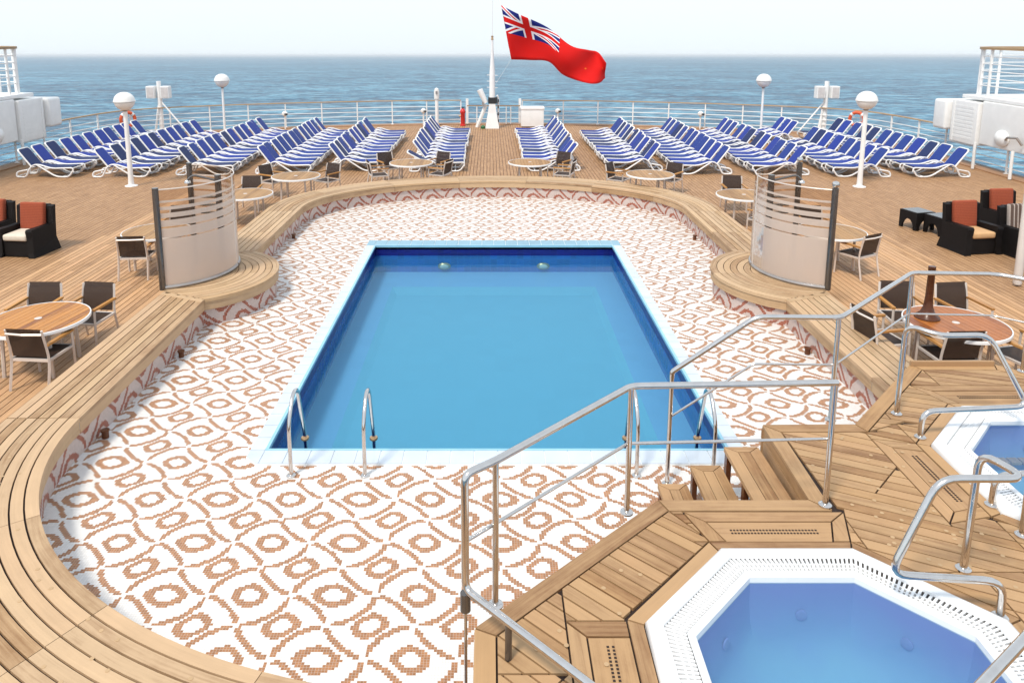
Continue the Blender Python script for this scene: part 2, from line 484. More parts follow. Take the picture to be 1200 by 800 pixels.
# ------------------------------------------------------------------ mesh helpers
class MB:
    def __init__(s):
        s.v, s.f, s.uv = [], [], []
    def face(s, idx, uvs=None):
        s.f.append(tuple(idx)); s.uv.append(uvs)
    def quad(s, a, b, c, d, uvs=None):
        n = len(s.v); s.v += [tuple(a), tuple(b), tuple(c), tuple(d)]
        s.face((n, n + 1, n + 2, n + 3), uvs)
    def box(s, c, d, rot=0.0, mat=None):
        n = len(s.v)
        hx, hy, hz = d[0] / 2, d[1] / 2, d[2] / 2
        cr, sr = math.cos(rot), math.sin(rot)
        for z in (-hz, hz):
            for x, y in ((-hx, -hy), (hx, -hy), (hx, hy), (-hx, hy)):
                p = Vector((x * cr - y * sr + c[0], x * sr + y * cr + c[1], z + c[2]))
                if mat: p = mat @ p
                s.v.append(tuple(p))
        for f in ((3, 2, 1, 0), (4, 5, 6, 7), (0, 1, 5, 4), (1, 2, 6, 5), (2, 3, 7, 6), (3, 0, 4, 7)):
            s.face([n + i for i in f])
        return s
    def prism(s, poly, z0, z1, uvdir=None, top_uv=True):
        """poly counter-clockwise in xy"""
        n = len(s.v); k = len(poly)
        def uvof(p):
            if uvdir is None: return (p[0], p[1])
            return (p[0] * uvdir[0] + p[1] * uvdir[1], -p[0] * uvdir[1] + p[1] * uvdir[0])
        for z in (z0, z1):
            for p in poly: s.v.append((p[0], p[1], z))
        uvs = [uvof(p) for p in poly]
        s.face([n + k + i for i in range(k)], uvs)
        s.face([n + i for i in reversed(range(k))], list(reversed(uvs)))
        for i in range(k):
            j = (i + 1) % k
            L = math.dist(poly[i], poly[j])
            s.face((n + i, n + j, n + k + j, n + k + i), [(0, z0), (L, z0), (L, z1), (0, z1)])
        return s
    def tube(s, pts, r, seg=8, closed=False, caps=True, sx=1.0):
        P = [Vector(p) for p in pts]
        k = len(P)
        rr = r if isinstance(r, (list, tuple)) else [r] * k
        up = None; rings = []
        for i in range(k):
            if closed: t = (P[(i + 1) % k] - P[i - 1])
            elif i == 0: t = P[1] - P[0]
            elif i == k - 1: t = P[-1] - P[-2]
            else: t = (P[i + 1] - P[i]).normalized() + (P[i] - P[i - 1]).normalized()
            t = t.normalized() if t.length > 1e-9 else Vector((0, 0, 1))
            if up is None:
                up = Vector((0, 0, 1)) if abs(t.z) < 0.9 else Vector((1, 0, 0))
            side = t.cross(up)
            if side.length < 1e-6: side = t.cross(Vector((0, 1, 0)))
            side.normalize(); up = side.cross(t).normalized()
            n = len(s.v)
            for j in range(seg):
                a = 2 * PI * j / seg
                s.v.append(tuple(P[i] + side * (math.cos(a) * rr[i] * sx) + up * (math.sin(a) * rr[i])))
            rings.append(n)
        for i in range(k if closed else k - 1):
            a, b = rings[i], rings[(i + 1) % k]
            for j in range(seg):
                s.face((a + j, a + (j + 1) % seg, b + (j + 1) % seg, b + j))
        if caps and not closed:
            s.face([rings[0] + j for j in reversed(range(seg))])
            s.face([rings[-1] + j for j in range(seg)])
        return s
    def lathe(s, prof, c=(0, 0, 0), seg=20):
        n0 = len(s.v); k = len(prof)
        for i in range(seg):
            a = 2 * PI * i / seg
            for r, z in prof: s.v.append((c[0] + r * math.cos(a), c[1] + r * math.sin(a), c[2] + z))
        for i in range(seg):
            j = (i + 1) % seg
            for q in range(k - 1):
                s.face((n0 + i * k + q, n0 + j * k + q, n0 + j * k + q + 1, n0 + i * k + q + 1))
        if prof[0][0] > 1e-5: s.face([n0 + i * k for i in reversed(range(seg))])
        if prof[-1][0] > 1e-5: s.face([n0 + i * k + k - 1 for i in range(seg)])
        return s
    def mesh(s, name, mat, smooth=False):
        me = bpy.data.meshes.new(name)
        me.from_pydata(s.v, [], s.f)
        if any(u is not None for u in s.uv):
            lay = me.uv_layers.new(name="UVMap")
            i = 0
            for f, u in zip(s.f, s.uv):
                for q in range(len(f)):
                    lay.data[i].uv = u[q] if u is not None else (0, 0)
                    i += 1
        me.materials.append(M[mat] if isinstance(mat, str) else mat)
        if smooth:
            me.polygons.foreach_set('use_smooth', [True] * len(me.polygons))
            try: me.set_sharp_from_angle(angle=R(40))
            except Exception: pass
        me.update()
        return me
    def weld(s):
        key, remap, nv = {}, [], []
        for p in s.v:
            k = tuple(round(c, 5) for c in p)
            if k not in key: key[k] = len(nv); nv.append(p)
            remap.append(key[k])
        s.v = nv
        fs, us = [], []
        for f, u in zip(s.f, s.uv):
            g = tuple(remap[i] for i in f)
            if len(set(g)) == len(g): fs.append(g); us.append(u)
        s.f, s.uv = fs, us
        return s
    def build(s, name, mat, parent=None, smooth=False, kind=None, loc=None):
        o = bpy.data.objects.new(name, s.mesh(name, mat, smooth))
        COL.objects.link(o)
        if parent is not None: o.parent = parent
        if loc: o.location = loc
        if kind: o['kind'] = kind
        return o

def tag(o, label=None, cat=None, group=None, kind=None):
    if label: o['label'] = label
    if cat: o['category'] = cat
    if group: o['group'] = group
    if kind: o['kind'] = kind
    return o

def thing(name, label, cat, loc=(0, 0, 0), rz=0.0, group=None):
    o = bpy.data.objects.new(name, None)
    o.empty_display_size = 0.2
    COL.objects.link(o)
    o.location = loc; o.rotation_euler = (0, 0, rz)
    return tag(o, label, cat, group)

KIDS = {}
def copy_tree(o, parent=None):
    c = o.copy(); COL.objects.link(c)
    if parent is not None: c.parent = parent
    for ch in list(o.children): copy_tree(ch, c)
    return c

def fillet(pts, r, n=5, closed=False):
    P = [Vector(p) for p in pts]; out = []
    k = len(P)
    for i, p in enumerate(P):
        if not closed and i in (0, k - 1): out.append(p); continue
        a, b = P[i - 1] - p, P[(i + 1) % k] - p
        rr = min(r, a.length * 0.48, b.length * 0.48)
        p0, p1 = p + a.normalized() * rr, p + b.normalized() * rr
        for q in range(n + 1):
            t = q / n
            out.append((1 - t) ** 2 * p0 + 2 * t * (1 - t) * p + t * t * p1)
    return out

def catmull(pts, n):
    P = [Vector((*p, 0)) if len(p) == 2 else Vector(p) for p in pts]
    out = []
    for i in range(len(P) - 1):
        p0 = P[i - 1] if i else P[0] * 2 - P[1]
        p3 = P[i + 2] if i + 2 < len(P) else P[-1] * 2 - P[-2]
        p1, p2 = P[i], P[i + 1]
        for q in range(n):
            t = q / n
            out.append(0.5 * ((2 * p1) + (p2 - p0) * t + (2 * p0 - 5 * p1 + 4 * p2 - p3) * t * t + (3 * p1 - p0 - 3 * p2 + p3) * t ** 3))
    out.append(P[-1])
    return out

def resample(P, step):
    d = [0.0]
    for a, b in zip(P, P[1:]): d.append(d[-1] + (b - a).length)
    n = max(1, round(d[-1] / step)); out = []; j = 0
    for i in range(n + 1):
        t = d[-1] * i / n
        while j < len(d) - 2 and d[j + 1] < t: j += 1
        f = (t - d[j]) / max(1e-9, d[j + 1] - d[j])
        out.append(P[j].lerp(P[j + 1], f))
    return out

def clip_half(poly, px, py, nx, ny):
    """keep the side where (p-P).n >= 0"""
    out = []
    k = len(poly)
    for i in range(k):
        a, b = poly[i], poly[(i + 1) % k]
        da = (a[0] - px) * nx + (a[1] - py) * ny
        db = (b[0] - px) * nx + (b[1] - py) * ny
        if da >= 0: out.append(a)
        if (da >= 0) != (db >= 0):
            t = da / (da - db)
            out.append((a[0] + (b[0] - a[0]) * t, a[1] + (b[1] - a[1]) * t))
    return out

def area(poly):
    return 0.5 * sum(poly[i][0] * poly[(i + 1) % len(poly)][1] - poly[(i + 1) % len(poly)][0] * poly[i][1] for i in range(len(poly)))

def ccw(poly): return poly if area(poly) > 0 else list(reversed(poly))

def clip_convex(poly, conv):
    conv = ccw(conv)
    for i in range(len(conv)):
        a, b = conv[i], conv[(i + 1) % len(conv)]
        poly = clip_half(poly, a[0], a[1], -(b[1] - a[1]), b[0] - a[0])
        if len(poly) < 3: return []
    return poly

def inset(poly, d):
    """convex polygon inset"""
    poly = ccw(poly); res = list(poly)
    for i in range(len(poly)):
        a, b = poly[i], poly[(i + 1) % len(poly)]
        L = math.dist(a, b)
        if L < 1e-6: continue
        nx, ny = -(b[1] - a[1]) / L, (b[0] - a[0]) / L
        res = clip_half(res, a[0] + nx * d, a[1] + ny * d, nx, ny)
        if len(res) < 3: return []
    # drop duplicates
    out = []
    for p in res:
        if not out or math.dist(p, out[-1]) > 1e-4: out.append(p)
    if len(out) > 2 and math.dist(out[0], out[-1]) < 1e-4: out.pop()
    return out if len(out) > 2 else []

ORD = ["first", "second", "third", "fourth", "fifth", "sixth", "seventh", "eighth", "ninth", "tenth", "eleventh", "twelfth", "thirteenth", "fourteenth"]

# ------------------------------------------------------------------ levels
Z_RING, Z_PLAT, Z_WATER = 0.48, 0.83, -0.22
RX = 4.75                        # inner half width of the bench ring
YB, BB = 7.9, 3.65               # near ellipse
YT, BT = 18.1, 3.25              # far ellipse
RW = 0.83                        # bench width

# ------------------------------------------------------------------ sea
SEA_TILT = R(1.97)
sea = MB()
sx = [-30000, -8000, -1500, -300, 300, 1500, 8000, 30000]
sy = [-300, 60, 300, 1200, 5000, 15000, 40000]
for i in range(len(sx) - 1):
    for j in range(len(sy) - 1):
        sea.quad((sx[i], sy[j], 0), (sx[i + 1], sy[j], 0), (sx[i + 1], sy[j + 1], 0), (sx[i], sy[j + 1], 0))
sea_o = sea.build("sea", 'sea', kind='structure')
sea_o.location = (0, 0, -19.0)
sea_o.rotation_euler = (-SEA_TILT, 0, 0)

# ------------------------------------------------------------------ deck outline
half = [(17.2, 2.0), (17.2, 14), (17.2, 22), (17.25, 27.5), (17.1, 31), (16.55, 33.3), (15.2, 34.7), (13.0, 35.8), (10.0, 36.9), (6.0, 37.9), (2.0, 38.4), (0, 38.45)]
outl = catmull(half, 8)
right_edge = [Vector(p) for p in outl]
def stern_y(x):
    x = abs(x)
    best = 2.0
    for a, b in zip(right_edge, right_edge[1:]):
        lo, hi = min(a.x, b.x), max(a.x, b.x)
        if lo <= x <= hi and hi - lo > 1e-9:
            t = (x - a.x) / (b.x - a.x)
            best = max(best, a.y + (b.y - a.y) * t)
    return best
rail_path = [Vector((-p.x, p.y, 0)) for p in right_edge[:-1]] + [Vector(p) for p in reversed(right_edge)]   # left bow -> stern -> right bow

def offset_path(P, d):
    out = []
    for i in range(len(P)):
        t = (P[min(i + 1, len(P) - 1)] - P[max(i - 1, 0)]).normalized()
        n = Vector((-t.y, t.x, 0))
        out.append(P[i] + n * d)
    return out

# deck slab: dark caulking under the planks, split round the pool
deck = MB()
edge_out = offset_path(rail_path, 0.28)
def far_in(x):                    # far boundary of the mosaic floor
    return YT + (BT + 0.35) * math.sqrt(max(0, 1 - (x / (RX + 0.35)) ** 2)) if abs(x) < RX + 0.35 else YT
def near_in(x):
    return YB - (BB + 0.35) * math.sqrt(max(0, 1 - (x / (RX + 0.35)) ** 2)) if abs(x) < RX + 0.35 else YB
def near_out(x):
    return YB - (BB + RW) * math.sqrt(max(0, 1 - (x / (RX + RW)) ** 2)) if abs(x) < RX + RW else YB
def far_out(x):
    return YT + (BT + RW) * math.sqrt(max(0, 1 - (x / (RX + RW)) ** 2)) if abs(x) < RX + RW else 2.0
xs = [i * 0.25 for i in range(-68, 69)]
zc = -0.016
for a, b in zip(xs, xs[1:]):
    mid = (a + b) / 2
    if abs(mid) < RX + RW - 0.01:
        ya, yb = far_out(a) - 0.25, far_out(b) - 0.25
        deck.quad((a, 1.0, zc), (b, 1.0, zc), (b, near_out(b) + 0.3, zc), (a, near_out(a) + 0.3, zc))
    else: ya = yb = 1.0
    deck.quad((a, ya, zc), (b, yb, zc), (b, stern_y(b) + 0.05, zc), (a, stern_y(a) + 0.05, zc))
deck_o = deck.build("deck", 'caulk', kind='structure')
hb = MB()
for a, b in zip(edge_out, edge_out[1:]):
    hb.quad((a.x, a.y, 0.05), (b.x, b.y, 0.05), (b.x, b.y, -20.6), (a.x, a.y, -20.6))
hb.build("hull_side", 'hull', deck_o)

PW = 0.115
far_planks = MB()
x = -17.1
while x < 17.1:
    xa, xb = x + 0.007, x + PW - 0.007
    mid = x + PW / 2
    y0 = 2.0
    if abs(mid) < RX + RW + 0.06: y0 = far_out(mid) - 0.12 if abs(mid) < RX + RW else 17.0
    y1a, y1b = stern_y(xa) - 0.12, stern_y(xb) - 0.12
    if abs(mid) < RX + RW + 0.06:
        ye = near_out(mid) + 0.15
        n = len(far_planks.v); u0 = random.uniform(0, 50)
        far_planks.v += [(xa, 2.0, 0), (xb, 2.0, 0), (xb, ye, 0), (xa, ye, 0)]
        far_planks.face((n, n + 1, n + 2, n + 3), [(2 + u0, 0), (2 + u0, PW), (ye + u0, PW), (ye + u0, 0)])
    # staggered butt joints
    cuts = [y0]; yy = y0 + random.uniform(1.5, 7.0)
    while yy < min(y1a, y1b) - 1.2:
        cuts.append(yy); yy += random.uniform(5.0, 7.5)
    cuts.append(None)
    near = RX + RW + 0.06 <= abs(mid) < 9.3
    for k in range(len(cuts) - 1):
        a = cuts[k] + 0.003
        e0 = (cuts[k + 1] - 0.003) if cuts[k + 1] is not None else None
        ea, eb = (e0, e0) if e0 is not None else (y1a, y1b)
        if min(ea, eb) - a < 0.1: continue
        mb = MB() if (near and a < 16) else far_planks
        n = len(mb.v)
        u0 = random.uniform(0, 50)
        z1 = 0.0 + random.uniform(-0.0012, 0.0012)
        mb.v += [(xa, a, z1), (xb, a, z1), (xb, eb, z1), (xa, ea, z1), (xa, a, zc), (xb, a, zc), (xb, eb, zc), (xa, ea, zc)]
        v0 = random.uniform(0, 20)
        mb.face((n, n + 1, n + 2, n + 3), [(a + u0, v0), (a + u0, v0 + PW), (eb + u0, v0 + PW), (ea + u0, v0)])
        mb.face((n + 1, n, n + 4, n + 5)); mb.face((n + 2, n + 1, n + 5, n + 6)); mb.face((n, n + 3, n + 7, n + 4)); mb.face((n + 3, n + 2, n + 6, n + 7))
        if mb is not far_planks: mb.build("plank", 'teak_deck', deck_o)
    x += PW
far_planks.build("deck_planking", 'teak_deck', deck_o, kind='stuff')
# margin board along the deck edge
mg = MB()
ia, ib = offset_path(rail_path, -0.34), offset_path(rail_path, 0.22)
for k in range(len(rail_path) - 1):
    a, b, c, d = ia[k], ia[k + 1], ib[k + 1], ib[k]
    z = 0.035
    L = k * 0.7
    mg.quad((a.x, a.y, z), (b.x, b.y, z), (c.x, c.y, z), (d.x, d.y, z), [(L, 0), (L + 0.7, 0), (L + 0.7, 0.3), (L, 0.3)])
    mg.quad((a.x, a.y, -0.01), (b.x, b.y, -0.01), (b.x, b.y, z), (a.x, a.y, z), [(L, 0), (L + 0.7, 0), (L + 0.7, 0.05), (L, 0.05)])
mg.build("margin_board", teak("margin_teak", (0.34, 0.19, 0.10), (0.24, 0.13, 0.065)), deck_o)

# ------------------------------------------------------------------ mosaic floor
PX, PY0, PY1 = 2.69, 7.98, 16.34          # pool inner edges
CW, CWB, CS = 0.27, 0.40, 0.18          # near, far and side coping widths                      # coping widths
fl = MB()
def frect(x0, x1, ya0, ya1, yb0, yb1):
    fl.quad((x0, ya0, 0), (x1, yb0, 0), (x1, yb1, 0), (x0, ya1, 0), [(x0, ya0), (x1, yb0), (x1, yb1), (x0, ya1)])
fx = sorted(set([round(-4.8 + i * 0.2, 3) for i in range(49)] + [-PX - 0.04, PX + 0.04]))
for a, b in zip(fx, fx[1:]):
    mid = (a + b) / 2
    if abs(mid) < PX + 0.04:
        frect(a, b, near_in(a), PY0 - 0.04, near_in(b), PY0 - 0.04)
        frect(a, b, PY1 + 0.04, far_in(a), PY1 + 0.04, far_in(b))
    else:
        frect(a, b, near_in(a), far_in(a), near_in(b), far_in(b))
fl.build("mosaic_floor", 'mosaic', kind='structure')

# ------------------------------------------------------------------ swimming pool
pool = thing("swimming_pool", "rectangular blue swimming pool sunk in the mosaic floor with pale tile coping", "swimming pool", (0, 12.16, 0))
pinv = Vector((0, 12.16, 0))
def sub(mb, loc):
    mb.v = [(p[0] - loc[0], p[1] - loc[1], p[2] - loc[2]) for p in mb.v]
    return mb
def wall_ring(mb, x, y0, y1, z0, z1):
    pts = [(-x, y0), (x, y0), (x, y1), (-x, y1)]
    s = 0
    for i in range(4):
        a, b = pts[i], pts[(i + 1) % 4]
        L = math.dist(a, b)
        mb.quad((b[0], b[1], z0), (a[0], a[1], z0), (a[0], a[1], z1), (b[0], b[1], z1), [(s + L, z0), (s, z0), (s, z1), (s + L, z1)])
        s += L
w = MB(); wall_ring(w, PX, PY0, PY1, -0.215, -0.01); sub(w, pinv).build("tile_band", 'navy_tile', pool)
w = MB(); wall_ring(w, PX, PY0, PY1, -0.60, -0.215); sub(w, pinv).build("wall", 'blue_tile', pool)
# ledge and deep floor
lg = MB(); LW = 0.52
ox, oy0, oy1 = PX, PY0, PY1
ix, iy0, iy1 = PX - LW, PY0 + LW, PY1 - 1.0
zl, zf = -0.60, -0.64
for (x0, x1, y0, y1) in ((-ox, ox, oy0, iy0), (-ox, ox, iy1, oy1), (-ox, -ix, iy0, iy1), (ix, ox, iy0, iy1)):
    lg.quad((x0, y0, zl), (x1, y0, zl), (x1, y1, zl), (x0, y1, zl), [(x0, y0), (x1, y0), (x1, y1), (x0, y1)])
sub(lg, pinv).build("ledge", 'pool_ledge', pool)
fb = MB()
jx, jy0, jy1 = ix - 0.14, iy0 + 0.2, iy1 - 0.40
O = [(-ix, iy0), (ix, iy0), (ix, iy1), (-ix, iy1)]; I = [(-jx, jy0), (jx, jy0), (jx, jy1), (-jx, jy1)]
for i in range(4):
    a, b, c, d = O[i], O[(i + 1) % 4], I[(i + 1) % 4], I[i]
    fb.quad((*a, zl), (*b, zl), (*c, zf), (*d, zf), [a, b, c, d])
fb.quad(*[(*p, zf) for p in I], [p for p in I])
sub(fb, pinv).build("pool_bottom", 'pool_floor', pool)
wt = MB(); wt.quad((-PX, PY0, Z_WATER), (PX, PY0, Z_WATER), (PX, PY1, Z_WATER), (-PX, PY1, Z_WATER))
sub(wt, pinv).build("pool_water", 'water', pool)
# coping tiles, each its own piece, with a rounded blue lip towards the water
TW = 0.278
def coping_tile(x0, x1, y0, y1):
    g = 0.005
    poly = [(x0 + g - 0, y0 + g - 12.16), (x1 - g, y0 + g - 12.16), (x1 - g, y1 - g - 12.16), (x0 + g, y1 - g - 12.16)]
    if y0 < PY0 - 0.01 and abs(x0 + x1) / 2 > PX:      # cut corner at the near end
        poly = [p for p in poly if not (p[1] < PY0 - CW + 0.02 - 12.16 and abs(p[0]) > PX + CS - 0.02)]
        far = [(math.copysign(PX + CS - 0.005, x0 + x1), PY0 - CW * 0.45 - 12.16), (math.copysign(PX + CS * 0.15, x0 + x1), PY0 - CW + 0.005 - 12.16)]
        poly = ccw(sorted(poly + far, key=lambda p: math.atan2(p[1] - (PY0 - CW / 2 - 12.16), p[0] - (x0 + x1) / 2)))
    mb = MB(); mb.prism(poly, -0.06, 0.03 + random.uniform(-0.001, 0.001))
    mb.build("coping_tile", 'coping_grazing' if y0 >= PY1 - 0.01 else 'coping', pool)
n = 20; st = 2 * PX / n
for i in range(n):
    coping_tile(-PX + i * st, -PX + (i + 1) * st, PY0 - CW, PY0)
    coping_tile(-PX + i * st, -PX + (i + 1) * st, PY1, PY1 + CWB)
n = 30; st = (PY1 - PY0) / n
for i in range(n):
    for sgn in (-1, 1):
        x0, x1 = sorted((sgn * PX, sgn * (PX + CS)))
        coping_tile(x0, x1, PY0 + i * st, PY0 + (i + 1) * st)
for sgn in (-1, 1):
    x0, x1 = sorted((sgn * PX, sgn * (PX + CS)))
    coping_tile(x0, x1, PY0 - CW, PY0); coping_tile(x0, x1, PY1, PY1 + CWB)
lp = MB()
for (z, dz, dx) in ((0.0, 0.033, 0.03),):
    for (a, b) in (((-PX, PY0 + .015), (PX, PY0 + .015)), ((-PX, PY1 - .015), (PX, PY1 - .015))):
        lp.box(((a[0] + b[0]) / 2, a[1], 0.010), (2 * PX, 0.036, 0.046))
    for sgn in (-1, 1):
        lp.box((sgn * (PX - .015), (PY0 + PY1) / 2, 0.010), (0.036, PY1 - PY0 - 0.07, 0.046))
sub(lp, pinv).build("coping_lip", 'coping_lip', pool)
gr = MB(); gr.prism([(-PX - CS * .15, PY0 - CW), (PX + CS * .15, PY0 - CW), (PX + CS, PY0 - CW * .5), (PX + CS, PY0), (-PX - CS, PY0), (-PX - CS, PY0 - CW * .5)], -0.07, 0.02)
gr.prism([(-PX - CS, PY1), (PX + CS, PY1), (PX + CS, PY1 + CWB), (-PX - CS, PY1 + CWB)], -0.07, 0.02)
gr.prism([(-PX - CS, PY0), (-PX, PY0), (-PX, PY1), (-PX - CS, PY1)], -0.07, 0.02)
gr.prism([(PX, PY0), (PX + CS, PY0), (PX + CS, PY1), (PX, PY1)], -0.07, 0.02)
sub(gr, pinv).build("coping_grout", simple("white_grout", (0.78, 0.80, 0.80), 0.8), pool)
for sx_ in (-1.12, 1.12):
    pl = MB()
    pl.lathe([(0.001, 0.05), (0.09, 0.045), (0.13, 0.03), (0.15, 0.0)], seg=20)
    o = pl.build("pool_light", 'bronze', pool, smooth=True, loc=(sx_, PY1 - 0.002 - 12.16, -0.46)); o.rotation_euler = (R(90), 0, 0); o.scale = (1, 0.55, 1)
    ln = MB(); ln.lathe([(0.001, 0.065), (0.07, 0.06), (0.095, 0.045)], seg=20)
    ln.build("lens", 'cream', o, smooth=True)

# ------------------------------------------------------------------ bench ring
bench = thing("pool_bench", "wide bleached teak bench curving round the edge of the mosaic pool floor", "bench", (0, 22, 0))
BO = Vector((0, 22, 0))
def ring_path():
    L = []
    # left lower run: from the left shower platform down and round the near end
    L1 = [Vector((-RX, 12.1 - i * 0.1, 0)) for i in range(43)]
    L1 += [Vector((-RX * math.cos(a), YB - BB * math.sin(a), 0)) for a in [PI / 2 * i / 60 for i in range(1, 69)]]
    L2 = [Vector((-RX, 13.9 + i * 0.1, 0)) for i in range(43)]
    L2 += [Vector((-RX * math.cos(a), YT + BT * math.sin(a), 0)) for a in [PI * i / 120 for i in range(1, 120)]]
    L2 += [Vector((RX, YT - i * 0.1, 0)) for i in range(43)]
    L3 = [Vector((RX, 12.1 - i * 0.1, 0)) for i in range(52)]
    return L1, L2, L3
P1, P2, P3 = ring_path()
LANES = [(0.83 / 7 * i, 0.83 / 7 * (i + 1)) for i in range(7)]
def seg_ranges(n_pts, lens, seg):
    tot = lens[-1]; n = max(1, round(tot / seg)); return [(tot * i / n, tot * (i + 1) / n) for i in range(n)]
def path_at(P, lens, t):
    t = max(0, min(lens[-1], t))
    lo, hi = 0, len(lens) - 1
    while hi - lo > 1:
        m_ = (lo + hi) // 2
        if lens[m_] <= t: lo = m_
        else: hi = m_
    f = (t - lens[lo]) / max(1e-9, lens[hi] - lens[lo])
    p = P[lo].lerp(P[hi], f)
    tg = (P[min(hi + 1, len(P) - 1)] - P[max(lo - 1, 0)]).normalized()
    return p, tg
def build_ring(P, outward, seg, bounds=None, endclip=None):
    """outward=+1 when the outside lies to the left of travel"""
    lens = [0.0]
    for a, b in zip(P, P[1:]): lens.append(lens[-1] + (b - a).length)
    segs = bounds or seg_ranges(len(P), lens, seg)
    for (s0, s1) in segs:
        nst = max(2, int((s1 - s0) / 0.16))
        for li, (a, b) in enumerate(LANES):
            g = 0.0085
            mb = MB()
            for q in range(nst + 1):
                t = s0 + 0.003 + (s1 - s0 - 0.006) * q / nst
                p, tg = path_at(P, lens, t)
                nrm = Vector((-tg.y, tg.x, 0)) * outward
                zt = Z_RING + (0.0 if li else 0.0)
                pa, pb = p + nrm * (a + (g if li else 0)), p + nrm * (b - g)
                for (pp, z) in ((pa, Z_RING), (pb, Z_RING), (pb, Z_RING - 0.03), (pa, Z_RING - (0.05 if li == 0 else 0.03))):
                    mb.v.append((pp.x - BO.x, pp.y - BO.y, z))
            for q in range(nst):
                n = 4 * q; u0 = s0 + (s1 - s0) * q / nst; u1 = s0 + (s1 - s0) * (q + 1) / nst
                u0, u1 = u0 + li * 7.3, u1 + li * 7.3
                top = (n, n + 4, n + 5, n + 1) if outward < 0 else (n, n + 1, n + 5, n + 4)
                uvt = [(u0, a), (u1, a), (u1, b), (u0, b)] if outward < 0 else [(u0, a), (u0, b), (u1, b), (u1, a)]
                mb.face(top, uvt)
                mb.face((n + 3, n, n + 4, n + 7), [(u0, a - .05), (u0, a), (u1, a), (u1, a - .05)])
                mb.face((n + 1, n + 2, n + 6, n + 5), [(u0, b), (u0, b + .03), (u1, b + .03), (u1, b)])
            mb.face((0, 1, 2, 3), [(s0, 0), (s0, .1), (s0, .1), (s0, 0)])
            e = 4 * nst; mb.face((e + 3, e + 2, e + 1, e), [(s0, 0), (s0, .1), (s0, .1), (s0, 0)])
            mb.build("plank", 'teak_bench', bench)
        # fascia board under the nosing
        mb = MB()
        for q in range(nst + 1):
            t = s0 + 0.003 + (s1 - s0 - 0.006) * q / nst
            p, tg = path_at(P, lens, t); nrm = Vector((-tg.y, tg.x, 0)) * outward
            pa, pb = p + nrm * 0.012, p + nrm * 0.04
            for (pp, z) in ((pa, Z_RING - 0.056), (pa, Z_RING - 0.19), (pb, Z_RING - 0.19)):
                mb.v.append((pp.x - BO.x, pp.y - BO.y, z))
        for q in range(nst):
            n = 3 * q; u0 = s0 + (s1 - s0) * q / nst; u1 = s0 + (s1 - s0) * (q + 1) / nst
            mb.face((n, n + 1, n + 4, n + 3), [(u0, 3), (u0, 3.13), (u1, 3.13), (u1, 3)])
            mb.face((n + 1, n + 2, n + 5, n + 4), [(u0, 3.13), (u0, 3.15), (u1, 3.15), (u1, 3.13)])
        mb.build("fascia_board", 'teak_bench', bench)
    # carcass (dark), back wall and mosaic riser
    cr, wl, bk = MB(), MB(), MB()
    N = max(8, int(lens[-1] / 0.16))
    for q in range(N):
        r_ = []
        for e in (q, q + 1):
            p, tg = path_at(P, lens, lens[-1] * e / N); nrm = Vector((-tg.y, tg.x, 0)) * outward
            r_.append((p + nrm * 0.02 - BO, p + nrm * 0.05 - BO, p + nrm * (RW - 0.006) - BO, lens[-1] * e / N))
        (a0, w0, o0, s0), (a1, w1, o1, s1) = r_
        zb = Z_RING - 0.022
        cr.quad((a0.x, a0.y, zb), (a1.x, a1.y, zb), (o1.x, o1.y, zb), (o0.x, o0.y, zb))
        bk.quad((o0.x, o0.y, -0.01), (o1.x, o1.y, -0.01), (o1.x, o1.y, zb), (o0.x, o0.y, zb), [(s0, 0), (s1, 0), (s1, .4), (s0, .4)])
        wl.quad((w0.x, w0.y, -0.01), (w1.x, w1.y, -0.01), (w1.x, w1.y, Z_RING - 0.18), (w0.x, w0.y, Z_RING - 0.18), [(s0, 5.75), (s1, 5.75), (s1, 5.75 + .31), (s0, 5.75 + .31)])
        cr.quad((a0.x, a0.y, zb), (a1.x, a1.y, zb), (a1.x, a1.y, zb - .05), (a0.x, a0.y, zb - .05))
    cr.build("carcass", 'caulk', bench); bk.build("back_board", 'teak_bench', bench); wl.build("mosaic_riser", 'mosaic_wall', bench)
    return lens
# left/near run: explicit seams where the photo shows them
def bounds_from(cuts): return list(zip(cuts, cuts[1:]))
build_ring(P1, -1, 1.9, bounds_from([0.06, 4.2, 6.05, 7.65, 9.15, 10.75]))
build_ring(P2, 1, 1.95)
build_ring(P3, 1, 1.9, bounds_from([0.06, 3.2, 5.1]))

